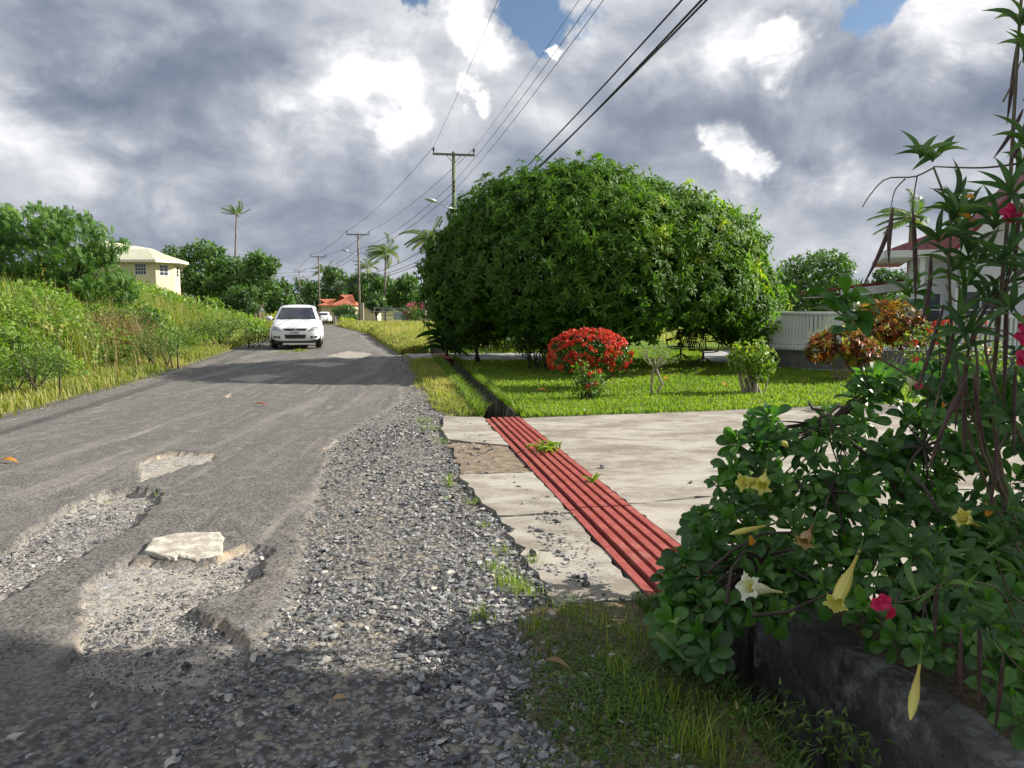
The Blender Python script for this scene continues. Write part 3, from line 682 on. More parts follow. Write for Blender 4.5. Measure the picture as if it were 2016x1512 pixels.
# ------------------------------------------------------------------ gravel
def in_hole(x, y):
    r_ = np.full(x.shape, 9.0)
    for pl, dp in HOLES[:3]: r_ = np.minimum(r_, sdist(x, y, poly(pl)))
    return r_
gv = MB()
def scatter(n, y0, y1, fn, size, pw=1.0):
    y = y0 + (y1 - y0) * rng.random(n); x = XL(y) + (XG(y) + .6 - XL(y)) * rng.random(n); x = np.where(y < 6, -3.6 + (XG(y) + .6 + 3.6) * rng.random(n), x)
    k = rng.random(n) < fn(x, y); x, y = x[k], y[k]
    if y1 <= 6.1: pass
    s_ = size[0] + (size[1] - size[0]) * rng.random(len(x)) ** 2.6
    ho = in_hole(x, y); off = (AX(y) - x > 0)
    z = E_(y) + np.where(ho < 0, -.042, 0) + np.where(off, 0, -.012) + s_ * .12; z = np.where((x > XG(y) - .25), np.maximum(z, ground_z(x, y) + s_ * .15), z)
    rockmesh(len(x), np.stack([x, y, z], 1), s_, gv)
    return len(x)
cl = lambda x, y: (.42 + .75 * pnoise(np.stack([x, y, 0 * x], 1), 2.6, 21) + .3 * pnoise(np.stack([x, y, 0 * x], 1), 9, 22) + .35 * np.clip((x - AX(y) - .5) / .8, -1, 1)).clip(.04, 1)
fs = lambda x, y: ss((x - AX(y) + .12) / .3) * (1 - ss((x - XG(y) + .05) / .62)) * cl(x, y)
scatter(34000, 1.6, 6, fs, (.01, .048)); scatter(90000, 1.6, 6, lambda x, y: ss((x - AX(y) + .2) / .3) * (1 - ss((x - XG(y) - .1) / .55)) * np.maximum(.35, cl(x, y)), (.006, .018))
scatter(36000, 6, 13, fs, (.012, .05)); scatter(30000, 13, 24, lambda x, y: fs(x, y) * .5, (.02, .05))
fh = lambda x, y: np.where(in_hole(x, y) < -.01, .75, 0)
scatter(70000, 1.8, 6.6, fh, (.006, .02)); scatter(8000, 1.8, 6.6, lambda x, y: fh(x, y) * .5, (.012, .05))
fn_ = lambda x, y: np.where(in_hole(x, y) > 0, 1, 0) * ss((3.7 - y) / 1.1) * .9 * cl(x, y)
scatter(9000, 1.6, 3.7, fn_, (.01, .05)); scatter(40000, 1.6, 3.7, fn_, (.006, .018))
scatter(5000, 2, 12, lambda x, y: .10 + 0 * x, (.006, .016))
scatter(3000, 5, 30, lambda x, y: np.exp(-((x - XL(y)) / .5) ** 2), (.015, .04))
tag(gv.build('gravel', M['stone']), 'loose grey crushed stone along the road shoulder', 'gravel', kind='stuff')
# single stones lying on the concrete
for px, py, s_, lab in [(1048, 1098, .05, 'dark stone on the pale concrete beside the red grating'), (1152, 1158, .04, 'small dark stone in the shade by the near end of the grating'),
                        (1222, 1187, .035, 'small stone near the drain edge below the grating'), (1062, 1048, .03, 'small stone on concrete left of the grating joint'),
                        (1008, 1050, .045, 'dark angular stone at the corner of the cracked concrete'), (1186, 924, .045, 'lone stone on the driveway right of the grating'),
                        (1360, 954, .04, 'stone out in the middle of the driveway')]:
    x, y = pg(px, py); m = MB(); rockmesh(1, np.array([[x, y, s_ * .3 + .012]]), np.array([s_ * 1.3]), m, var=np.array([.2]))
    tag(m.build('stone', M['stone']), lab, 'stone', 'stones lying on the concrete')
#@@PART3
# ------------------------------------------------------------------ trees and shrubs
def limbs(mb, base, tips, r0, n=7):
    for tip in tips:
        b_ = np.array(base, float); t_ = np.array(tip, float); L_ = np.linalg.norm(t_ - b_)
        s_ = np.linspace(0, 1, n)[:, None]; mid = (b_ + t_) / 2 + rng.normal(size=3) * L_ * .09 + np.array([0, 0, L_ * .06])
        P = (1 - s_) ** 2 * b_ + 2 * s_ * (1 - s_) * mid + s_ ** 2 * t_
        mb.tube(P, np.linspace(r0, r0 * .22, n), 7)
def tree(name, label, cat, ctr, ells, nleaf, lsize, mat, bark='bark', trunk_r=.2, base=None, group=None, depth=.45, T=T_T, asp=.5, var_top=.35, fork=.45, gap=-.35, upb=0.3):
    """ctr: ground point; ells: (dx,dy,z,rx,ry,rz) clumps relative to ctr"""
    ctr = np.array(ctr, float); r = empty(name, tuple(ctr), label, cat, group)
    P, N = ellips_pts(ells, int(nleaf * 1.35), depth)
    k = pnoise(P, 4.5 / max(.8, np.mean([e[3] for e in ells])), int(rng.integers(50))) > gap; P, N = P[k][:nleaf], N[k][:nleaf]
    D = unit(rdir(len(P)) + N * .5 + np.array([0, 0, -.15])); Nn = unit(N + rdir(len(P)) * .7 + np.array([0, 0, upb]))
    v = np.clip(.38 + .18 * rng.normal(size=len(P)) + .22 * pnoise(P, 2.2, 5) + var_top * .4 * N[:, 2], 0, 1)
    m = MB(); leaves(m, P, D, Nn, lsize * (.6 + .7 * rng.random(len(P))), lsize * asp * (.7 + .6 * rng.random(len(P))), T, v)
    m.build('crown', mat, r)
    zt = min(e[2] - e[5] * .5 for e in ells); zt = max(zt, .3); fk = zt * fork + .15
    m = MB(); m.tube([(0, 0, -.3), (.03, 0, fk * .5), (0, .02, fk)], [trunk_r * 1.25, trunk_r, trunk_r * .9], 9)
    tips = [(e[0], e[1], e[2]) for e in ells]
    limbs(m, (0, 0, fk - .05), tips, trunk_r * .62)
    m.build('trunk', M[bark], r, smooth=True)
    return r
def bgtree(cx, top, bot, hw, Y, label, mat='treeD', n=2600, ls=.55, name='broadleaf_tree', bark='bark', seed=0, flat=False, group='trees behind the road bend', gz=None, lumps=9, **kw):
    """background tree from its photo extent: centre, top, bottom, half width in photo pixels at distance Y"""
    r_ = np.random.default_rng(seed + int(cx)); s_ = Y / F
    w = hw * s_; zt = at(cx, top, Y).z; zb = at(cx, bot, Y).z; x = at(cx, top, Y).x
    g0 = float(ground_z(x, Y, False)) if gz is None else gz; zt -= g0; zb = max(zb - g0, .3); h = zt - zb
    ells = [(0, 0, (zt + zb) / 2, w * .72, w * .7, h * .46)]
    for k in range(lumps):
        a = r_.random() * 6.28; q = .35 + .5 * r_.random(); zz = zb + h * (.2 + .62 * r_.random()); rr = w * (.26 + .2 * r_.random())
        f = math.sqrt(max(.1, 1 - ((zz - (zt + zb) / 2) / (h * .6)) ** 2))
        rz = min(rr * (.55 if flat else .8), zt - zz + .05 * h, h * .4)
        ells.append((w * q * f * math.cos(a), w * q * f * math.sin(a), zz, rr, rr, max(rz, .3)))
    return tree(name, label, 'tree', (x, Y, g0), ells, n, ls * Y / 100, M[mat], bark, max(.12, w * .07), group=group, **kw)

# the big mango tree: one clipped dome hanging nearly to the lawn
MC = (2.1, 21.0); MG = float(E_(21)) - .02
mr = empty('mango_tree', (MC[0], MC[1], MG), 'huge dense dome-shaped dark green tree on the lawn beside the drain', 'tree')
me_ells = [(-.2, 0, 2.9, 3.9, 3.9, 2.1), (-1.0, -.5, 3.5, 2.9, 3.0, 1.75), (1.4, -.3, 2.95, 3.0, 3.3, 1.75), (-3.0, -.2, 2.45, 1.55, 1.9, 1.65), (-3.35, -.6, 1.85, 1.2, 1.6, 1.15), (3.2, .2, 2.1, 1.35, 2.0, 1.5), (4.35, .2, 1.75, .85, 1.2, 1.15), (4.05, -.3, 1.3, .8, 1.0, .8), (-2.6, -1.4, 3.0, 1.1, 1.1, .9), (1.6, .3, 3.8, 1.5, 1.5, .95), (-3.9, -.2, 2.5, .7, 1.0, .9),
           (.5, -3.0, 2.2, 1.7, 1.1, 1.3), (2.0, -2.7, 1.9, 1.5, 1.1, 1.15), (-1.5, -2.8, 2.3, 1.6, 1.2, 1.3), (3.1, -1.9, 1.6, 1.1, 1.1, .95), (-.4, -1.4, 4.35, 1.5, 1.5, .9), (.5, -.6, 4.5, 1.2, 1.3, .75), (1.7, -1.0, 3.9, 1.3, 1.3, .8), (-1.8, -1.2, 3.95, 1.3, 1.3, .9), (2.7, -.8, 3.2, 1.0, 1.2, .8),
           (-1.2, -2.6, 3.6, .8, .7, .6), (.6, -2.9, 3.3, .8, .6, .5), (2.3, -2.2, 3.0, .8, .7, .5), (-2.7, -2.3, 2.2, .8, .7, .6), (1.3, -3.3, 1.6, .8, .6, .5), (-.5, -3.5, 1.8, .8, .6, .5)]
P, N = ellips_pts(me_ells, 7800, .07); P = P + N * (rng.random((len(P), 1)) ** 3 * .42 - .06)
P[:, 2] = np.where(P[:, 2] > 2.5, 2.5 + (P[:, 2] - 2.5) * .93, P[:, 2])
P[:, 0] = np.where(P[:, 0] < 0, P[:, 0] * .95, P[:, 0])
clear = lambda P: ~((P[:, 0] > 1.3) & (P[:, 0] < 3.6) & (P[:, 1] < .6) & (P[:, 2] < 1.2 + .12 * np.sin(P[:, 0] * 9)))
k = (P[:, 2] > .62 + .18 * pnoise(P, 2.6, 2)) & clear(P); P, N = P[k], N[k]
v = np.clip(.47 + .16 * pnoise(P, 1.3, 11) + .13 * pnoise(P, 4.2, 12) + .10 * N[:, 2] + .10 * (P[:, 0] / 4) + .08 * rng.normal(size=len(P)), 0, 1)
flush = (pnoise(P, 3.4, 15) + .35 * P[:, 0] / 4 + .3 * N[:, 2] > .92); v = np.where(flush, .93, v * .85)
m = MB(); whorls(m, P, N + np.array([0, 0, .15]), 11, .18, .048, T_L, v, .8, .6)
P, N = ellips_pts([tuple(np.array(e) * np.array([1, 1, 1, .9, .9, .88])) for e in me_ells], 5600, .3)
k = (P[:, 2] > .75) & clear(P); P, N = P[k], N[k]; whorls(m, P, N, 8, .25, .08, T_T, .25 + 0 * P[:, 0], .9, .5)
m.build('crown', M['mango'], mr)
m = MB(); m.tube([(0, 0, -.3), (.05, 0, .4), (.0, .05, 1.0)], [.32, .25, .22], 12)
limbs(m, (0, .05, .9), [(e[0], e[1], e[2]) for e in me_ells if e[2] > 1.6], .13, 9)
m.build('trunk', M['barkdark'], mr, smooth=True)

# feathery wind-blown tree on the left bank
def feather_tree(name, label, ctr, ells, n, wind, ls=.34, mat='feather'):
    r = empty(name, ctr, label, 'tree'); P, N = ellips_pts(ells, n, .5)
    k = pnoise(P, 3.2, 31) > -.22; P, N = P[k], N[k]
    ax = unit(N * .6 + np.array(wind) + .45 * rdir(len(P))); m = MB()
    # each spray: a rachis with paired leaflets
    per = 8; P2 = np.repeat(P, per * 2, 0); A = np.repeat(ax, per * 2, 0); q = np.tile(np.repeat(np.arange(per) / per, 2), len(P)); sd_ = np.tile([1, -1], len(P) * per)
    side = unit(np.cross(A, np.repeat(unit(N + .4 * rdir(len(P))), per * 2, 0))); P2 = P2 + A * (q * ls)[:, None] - np.array([0, 0, 1]) * (q ** 2 * ls * .35)[:, None]
    v = np.clip(np.repeat(.42 + .2 * pnoise(P, 2.2, 33) + .12 * N[:, 2] + .1 * rng.normal(size=len(P)), per * 2), 0, 1)
    leaves(m, P2, side * sd_[:, None] + A * .9, np.cross(side, A) + .2 * rdir(len(P2)), ls * .36 * (1 - .5 * q), ls * .085, T_Q, v)
    m.build('crown', M[mat], r); m = MB()
    for k in range(9):
        e = ells[k % len(ells)]; limbs(m, (.35 * rng.normal(), .3 * rng.normal(), -.3), [(e[0] + .2 * rng.normal(), e[1], e[2] + .2 * e[5])], .07)
    m.build('trunk', M['barkdark'], r, smooth=True); return r
x0 = at(120, 580, 25).x; z0 = float(ground_z(x0, 25, False))
feather_tree('leucaena_tree', 'feathery green wind-blown tree on the left bank in front of the cream house', (x0, 25, z0),
    [(-1.7, 0, 1.95, 1.0, 1.0, 1.1), (-1.1, 0, 2.5, .75, .8, .75), (-.3, .2, 1.9, 1.1, 1.1, 1.35), (-.1, 0, 2.75, .6, .7, .55), (.55, 0, 1.7, .95, 1.0, 1.15), (.85, 0, 2.3, .55, .6, .75), (1.45, .1, 1.15, .75, .8, .95), (1.55, 0, 2.1, .25, .4, .75), (2.05, 0, 2.15, .17, .3, .55), (-.6, 0, 3.05, .25, .3, .45), (-1.5, 0, 3.05, .3, .3, .35), (.35, 0, 2.95, .25, .3, .4), (.95, 0, 2.75, .22, .3, .45), (2.0, 0, .75, .45, .6, .6), (-2.3, 0, 1.1, 1.0, 1.0, 1.0), (-.5, 0, .8, 1.4, 1.0, .8), (.8, -.1, .6, 1.1, .8, .55)],
    5200, (-.35, 0, .95))

bgtree(400, 466, 592, 52, 70, 'bushy green tree right behind the cream house', 'tree', 3600, .55, seed=1, group='trees beyond the left bank')
bgtree(452, 498, 600, 44, 66, 'round green tree under the tall leaning coconut palm', 'tree', 3000, .55, seed=2, group='trees beyond the left bank')
bgtree(505, 486, 605, 46, 64, 'broad spreading tree with long side branches left of the white suv', 'tree', 3400, .55, seed=3, flat=True, group='trees beyond the left bank')
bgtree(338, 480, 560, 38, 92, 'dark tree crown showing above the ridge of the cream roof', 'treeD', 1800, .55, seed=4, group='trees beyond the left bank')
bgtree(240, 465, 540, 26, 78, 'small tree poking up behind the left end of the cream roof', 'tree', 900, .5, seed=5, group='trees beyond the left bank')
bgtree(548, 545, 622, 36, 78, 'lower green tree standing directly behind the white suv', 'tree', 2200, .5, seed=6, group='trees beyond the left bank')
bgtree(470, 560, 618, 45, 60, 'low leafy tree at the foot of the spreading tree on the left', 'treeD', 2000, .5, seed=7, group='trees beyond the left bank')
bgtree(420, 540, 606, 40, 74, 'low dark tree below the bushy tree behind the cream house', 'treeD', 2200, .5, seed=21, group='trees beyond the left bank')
bgtree(500, 550, 612, 36, 72, 'small dark tree tucked under the spreading side branches', 'treeD', 2000, .5, seed=22, group='trees beyond the left bank')
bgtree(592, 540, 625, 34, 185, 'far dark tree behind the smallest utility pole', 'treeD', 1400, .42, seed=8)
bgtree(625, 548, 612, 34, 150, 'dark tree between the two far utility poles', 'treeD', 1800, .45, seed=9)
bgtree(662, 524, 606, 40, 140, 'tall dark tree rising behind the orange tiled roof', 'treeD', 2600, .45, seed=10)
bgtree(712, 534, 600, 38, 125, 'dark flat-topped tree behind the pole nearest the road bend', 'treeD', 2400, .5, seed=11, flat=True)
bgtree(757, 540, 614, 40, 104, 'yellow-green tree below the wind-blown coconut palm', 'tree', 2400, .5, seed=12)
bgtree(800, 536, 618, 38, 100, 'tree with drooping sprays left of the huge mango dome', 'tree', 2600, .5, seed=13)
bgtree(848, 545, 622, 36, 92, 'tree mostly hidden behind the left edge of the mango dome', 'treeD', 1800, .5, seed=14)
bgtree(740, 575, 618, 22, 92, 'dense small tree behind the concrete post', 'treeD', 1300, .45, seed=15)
bgtree(1606, 486, 690, 92, 40, 'airy light green tree between the mango dome and the porch roof', 'tree', 6500, .55, seed=16, lumps=13, group='trees behind the white house')
bgtree(1530, 522, 690, 44, 44, 'tree showing just past the right edge of the mango dome', 'treeD', 2400, .55, seed=17, group='trees behind the white house')
bgtree(1748, 516, 640, 42, 62, 'small rounded tree above the porch roof next to the oleander', 'treeD', 2000, .5, seed=18, group='trees behind the white house')
bgtree(980, 560, 650, 70, 70, 'tree glimpsed through the gap beneath the mango branches', 'tree', 1800, .6, seed=19, group='trees behind the white house')

# far wooded skyline beyond everything (reads as one mass)
m = MB(); n = 5200; xs = rng.uniform(-420, 420, n); yy_ = rng.uniform(240, 300, n); hgt = 7 + 3.2 * pnoise(np.c_[xs, 0 * xs, 0 * xs], .05, 3) + 1.5 * pnoise(np.c_[xs, 0 * xs, 0 * xs], .2, 4)
P = np.c_[xs, yy_, hgt * rng.random(n) ** .5]; leaves(m, P, rdir(n), rdir(n) + np.array([0, -.6, .8]), 4.2, 2.8, T_T, rng.random(n))
tag(m.build('distant_woods', M['treeD']), 'dark line of distant woods along the horizon', 'woods', kind='stuff')

# hedge-like shrubs near the far sedan
def shrub(name, label, ctr, w, h, n, ls, mat, bark='barkdark', cat='shrub', group=None, stems=7, z0=.15, T=T_T, asp=.5, vb=.4, ells=None, gap=-.6, dep=.6, r0=.02):
    r = empty(name, ctr, label, cat, group)
    if ells is None:
        ells = [(0, 0, z0 + (h - z0) * .5, w * .42, w * .42, (h - z0) * .5)] + [(w * .3 * math.cos(a), w * .3 * math.sin(a), z0 + (h - z0) * (.35 + .4 * rng.random()), w * .24, w * .24, (h - z0) * .26) for a in np.arange(7) * .9]
    P, N = ellips_pts(ells, int(n * 1.2), dep); k = pnoise(P, 5 / w, 9) > gap; P, N = P[k][:n], N[k][:n]
    v = np.clip(vb + .17 * rng.normal(size=len(P)) + .15 * N[:, 2] + .15 * pnoise(P, 3 / w, 8), 0, 1)
    m = MB(); leaves(m, P, unit(rdir(len(P)) + N * .6), unit(N + rdir(len(P)) * .6 + np.array([0, 0, .3])), ls * (.6 + .7 * rng.random(len(P))), ls * asp, T, v)
    m.build('foliage', M[mat], r); m = MB()
    for k in range(stems):
        e = ells[k % len(ells)]; limbs(m, (.12 * w * rng.normal(), .12 * w * rng.normal(), -.1), [(e[0] * 1.1, e[1], e[2] + e[5] * .6 * rng.random())], r0 * (1 + .4 * rng.random()))
    m.build('stems', M[bark], r, smooth=True); return r
def gp(px, py, dz=0):
    x, y = pg(px, py); return (x, y, float(ground_z(x, y, False)) + dz)
def gx(px, Y, dz=0):
    x = (px - 1008) / F * Y; return (x, Y, float(ground_z(x, Y, False)) + dz)
shrub('shrub', 'dark green hedge shrub beside the far white sedan', gx(680, 96), 3.2, 2.4, 1500, .3, 'treeD')
shrub('shrub', 'low dark shrub left of the concrete post on the road bend', gx(692, 88), 3.0, 1.2, 800, .25, 'treeD')
shrub('shrub', 'clump of yellow-leaved shrub at the edge of the road bend', gx(684, 80), 1.8, .8, 500, .2, 'varieg', vb=.8)
shrub('shrub', 'small yellow-flowered shrub on the left verge behind the suv', gx(543, 42), 1.3, 1.5, 500, .13, 'varieg', vb=.9)
shrub('shrub', 'dark scrubby bush at the road edge just left of the white suv', gx(506, 28.5), 1.5, .85, 1600, .06, 'weed', vb=.3)
shrub('shrub', 'olive brown bush at the foot of the left bank', gx(315, 19.5), 1.5, 1.15, 2600, .05, 'weed', vb=.45)
shrub('shrub', 'dark leafy bush high on the left bank below the cream house', gx(262, 24), 1.9, 1.2, 1500, .11, 'broad', vb=.35)
shrub('shrub', 'dull green thorny bush on the left bank behind the white suv', gx(430, 27), 2.2, 1.2, 2400, .07, 'weed', vb=.5)
shrub('shrub', 'olive bush low on the left bank near the photo edge', gx(70, 13.8), 1.3, 1.0, 2200, .05, 'weed', vb=.5)
# bougainvillea by the fence
bo = shrub('bougainvillea', 'magenta-flowering bush arching over the fence beside the mango', gx(822, 76), 3.4, 2.2, 1300, .22, 'tree')
P, N = ellips_pts([(0, 0, 2.0, 1.1, .9, .35), (.8, -.3, 1.9, .5, .5, .3), (-.9, -.3, 1.3, .5, .5, .25)], 420, .3); m = MB()
leaves(m, P, rdir(len(P)), N + rdir(len(P)), .15, .13, T_Q); m.build('blossom', M['boug'], bo)

# ------------------------------------------------------------------ palms
def palm(label, px, pytop, Y, tr, fl, wind=(-.5, 0, 0), nf=15, lean=0, droop=.7, gz=None, seed=1, hide=0):
    r_ = np.random.default_rng(seed); c = at(px, pytop, Y); g0 = float(ground_z(c.x, Y, False)) if gz is None else gz; h = c.z - g0
    r = empty('coconut_palm', (c.x - lean, Y, g0), label, 'palm tree', 'coconut palms')
    m = MB(); s_ = np.linspace(0, 1, 12)
    m.tube(np.c_[lean * s_ ** 1.6, 0 * s_, -.3 + (h + .3) * s_], np.linspace(tr * 1.4, tr * .8, 12), 8); m.build('trunk', M['palmbark'], r, smooth=True)
    m = MB(); top = np.array([lean, 0, h])
    for k in range(nf):
        a = k * 2.4 + r_.random() * .4; el = .9 - 1.3 * (k / nf) + .2 * r_.random()
        d0 = np.array([math.cos(a) * math.cos(el), math.sin(a) * math.cos(el), math.sin(el)]); p = top.copy(); pts = [p.copy()]; n = 9
        L_ = fl * (.8 + .35 * r_.random()); d = d0.copy()
        for q in range(n):
            d = d + (np.array(wind) * .22 + np.array([0, 0, -droop * .16])) * (.5 + q / n); d /= np.linalg.norm(d); p = p + d * L_ / n; pts.append(p.copy())
        pts = np.array(pts); m.tube(pts, np.linspace(.035, .008, n + 1) * fl / 3, 4, cap=False, var=.9)
        nl = 26; t = np.repeat(np.linspace(.12, .99, nl), 2); idx = t * n; i0 = np.minimum(idx.astype(int), n - 1); fr = (idx - i0)[:, None]
        Pp = pts[i0] * (1 - fr) + pts[i0 + 1] * fr; T_ = unit(pts[i0 + 1] - pts[i0]); sd_ = np.tile([1, -1], nl)[:, None]
        side = unit(np.cross(T_, np.array([0, 0, 1.]) + .01)); D = side * sd_ * .8 + T_ * .7 + np.array([0, 0, -.45]) + np.array(wind) * .25
        leaves(m, Pp, D, np.cross(D, T_) * sd_, fl * .27 * (1 - .55 * np.abs(t - .45)), fl * .034, T_Q, np.clip(.45 + .3 * (k > nf * .75) + .1 * r_.normal(size=2 * nl), 0, 1))
    m.build('crown', M['palm'], r)
    return r
palm('very tall thin palm with a small crown above the left trees', 466, 421, 75, .10, 1.35, (-.5, 0, .35), 12, lean=.5, seed=3, droop=.3)
palm('coconut palm with wind-swept fronds behind the fence', 760, 497, 100, .13, 2.8, (-.75, 0, -.05), 17, lean=.3, seed=4)
palm('coconut palm half hidden by the left edge of the mango dome', 843, 468, 70, .12, 2.4, (-.35, 0, -.1), 16, lean=.4, seed=5)
palm('small far palm above the trees left of the nearest bend pole', 638, 533, 150, .14, 2.6, (-.3, 0, 0), 13, seed=6)
palm('small far palm just right of the bend pole', 724, 525, 130, .13, 2.5, (-.5, 0, .1), 13, seed=7)
palm('far palm crown low over the trees between the two poles', 656, 540, 160, .14, 2.5, (-.3, 0, 0), 12, seed=8)
palm('palm crown behind the roof of the white house', 1795, 428, 42, .12, 1.9, (-.7, 0, 0), 15, seed=9)

# unseen shade tree off to the right: it shades the foreground shrub and gravel
tree('shade_tree', 'spreading tree right of the viewpoint that shades the roadside shrub', 'tree', (9.3, 2.25, 0), [(0, 0, 5.6, 2.4, 2.4, 2.5), (.9, 2.1, 5.3, 1.1, .85, 1.7), (-.6, 1.8, 5.0, 1.1, .9, 1.5), (-.5, -2.2, 5.0, 2.0, 2.0, 2.2), (.8, -4.4, 5, 2, 2, 2.2), (-.6, 2.5, 7.0, 1.3, 1.0, 1.1), (-.2, 1.2, 7.6, 1.6, 1.3, 1.0), (.5, 1.0, 3.6, 1.8, 1.7, 1.0)],
     9000, .42, M['tree'], trunk_r=.22, depth=.9, gap=-.8, asp=.75)

# ------------------------------------------------------------------ garden plants on the lawn
ix = gp(1158, 768); ir = empty('ixora_bush', ix, 'rounded bush covered in red blossom heads on the lawn', 'bush')
ie = [(0, 0, .78, .74, .7, .34), (-.35, -.1, .62, .42, .5, .32), (.4, -.1, .68, .40, .5, .28), (0, 0, .98, .5, .5, .16)]
P, N = ellips_pts(ie, 4200, .4, .25); m = MB(); leaves(m, P, unit(rdir(len(P)) + N), N + .5 * rdir(len(P)), .07, .03, T_T, np.clip(.25 + .1 * rng.normal(size=len(P)), 0, 1)); m.build('foliage', M['broad'], ir)
m = MB(); P, N = ellips_pts(ie, 620, .05, .42); k = (N[:, 1] < .4) & (pnoise(P, 7, 4) + 1.3 * (P[:, 2] - .62) > -.12); P, N = P[k], N[k]
for _ in range(1):
    per = 26; P2 = np.repeat(P + N * .02, per, 0); d = unit(rdir(len(P2)) + np.repeat(N, per, 0) * .7); P2 = P2 + d * .036
    leaves(m, P2, unit(rdir(len(P2))), d + .3 * rdir(len(P2)), .034, .03, T_Q, np.clip(np.repeat(rng.random(len(P)), per) * .6 + .4 * rng.random(len(P2)), 0, 1))
m.build('blossom', M['ixora'], ir)
m = MB()
for k in range(16): limbs(m, (.1 * rng.normal(), .1 * rng.normal(), -.05), [(.45 * rng.normal(), .3 * rng.normal(), .65)], .02)
m.build('stems', M['barkdark'], ir, smooth=True)

sp_ = gp(1158, 790); r = shrub('flowering_shrub', 'spindly light green shrub with a few red flowers before the red bush', sp_, .5, .7, 420, .085, 'varieg', cat='shrub', z0=.03, vb=.22, T=T_L, asp=.42, ells=[(-.12, 0, .42, .13, .13, .33), (.12, 0, .3, .2, .15, .26), (-.03, 0, .14, .25, .2, .14)], gap=-.9)
m = MB(); P = np.array([(.19, -.05, .5), (.02, -.08, .47), (.1, -.1, .3), (-.02, -.1, .24)]); P2 = np.repeat(P, 22, 0) + rng.normal(size=(88, 3)) * .022; leaves(m, P2, rdir(88), rdir(88), .04, .04, T_Q); m.build('blossom', M['ixora'], r)

bz = gp(1290, 783); r = empty('dwarf_tree', bz, 'small gnarled tree with twisted bare stems and thin foliage on the lawn', 'small tree'); m = MB()
m.tube([(-.06, 0, -.05), (-.075, 0, .2), (-.06, 0, .42), (-.02, 0, .52)], [.03, .022, .024, .028], 8)
m.tube([(.02, 0, -.05), (.07, .02, .16), (.13, 0, .22), (.06, 0, .36), (.0, .0, .52)], [.024, .02, .022, .02, .026], 8)
tips = [(.36 * math.cos(a) * q, .25 * math.sin(a), .62 + .26 * rng.random()) for a, q in zip(np.arange(26) * .7, .4 + .6 * rng.random(26))]
limbs(m, (-.01, 0, .5), tips, .012)
for t_ in tips:
    for _ in range(3): limbs(m, t_, [tuple(np.array(t_) + rng.normal(size=3) * .08)], .004, 3)
m.build('trunk', M['barkpale'], r, smooth=True)
m = MB(); P = np.repeat(np.array(tips), 22, 0) + rng.normal(size=(26 * 22, 3)) * np.array([.07, .07, .05]); k = P[:, 2] > .6; P = P[k]
leaves(m, P, rdir(len(P)), rdir(len(P)) + np.array([0, 0, 1]), .035, .02, T_Q, np.clip(.3 + .25 * rng.random(len(P)), 0, 1)); m.build('crown', M['varieg'], r)

vb_ = gp(1478, 778); r = shrub('lime_bush', 'lime-leaved bush with crowded bare stems near the porch', vb_, .95, .95, 1100, .085, 'varieg', 'barkpale', z0=.35, vb=.45, T=T_L, asp=.7, stems=26,
    ells=[(0, 0, .72, .42, .38, .22), (-.22, 0, .62, .22, .25, .22), (.26, 0, .62, .22, .25, .25), (.05, 0, .45, .28, .25, .25), (.12, 0, .92, .12, .12, .12), (-.3, 0, .8, .1, .1, .14)], gap=-.3)
# croton bushes
def croton(label, ctr, w, h, n, ells=None):
    r = empty('croton_bush', ctr, label, 'bush', 'croton bushes by the porch'); m = MB()
    ells = ells or [(0, 0, h * .75, w * .45, w * .4, h * .24), (w * .25, -.1, h * .6, w * .28, w * .3, h * .22), (-w * .3, 0, h * .62, w * .25, w * .3, h * .2)]
    P, N = ellips_pts(ells, n, .3); whorls(m, P, N * .6 + np.array([0, 0, .6]), 9, .17, .045, T_L, rng.random(n), .75, .4)
    m.build('foliage', M['croton'], r); m = MB()
    for k in range(14): limbs(m, (.07 * rng.normal(), .07 * rng.normal(), -.05), [(w * .3 * rng.normal(), w * .2 * rng.normal(), h * .7)], .014)
    m.build('stems', M['barkpale'], r, smooth=True)
c1 = at(1655, 752, 16.4); croton('low croton bush with red and yellow leaves left of the porch steps', (c1.x, 16.4, float(E_(16.4))), 1.35, 1.15, 230)
c1 = at(1745, 750, 17.2); croton('taller orange and bronze croton against the porch plinth', (c1.x, 17.2, float(E_(17.2))), 1.5, 1.75, 330)
# rose-like flowering shrub before the plinth
c1 = at(1880, 770, 12.5); r = shrub('rose_bush', 'straggly green shrub dotted with coral flowers before the grey plinth', (c1.x, 12.5, 0), 1.7, 1.55, 1200, .07, 'varieg', vb=.25, stems=16, gap=-.2)
m = MB(); P, N = ellips_pts([(0, -.1, .95, .75, .5, .55)], 24, .15); P2 = np.repeat(P, 16, 0) + rng.normal(size=(len(P) * 16, 3)) * .022; leaves(m, P2, rdir(len(P2)), rdir(len(P2)), .05, .045, T_Q); m.build('blossom', M['ixora'], r)

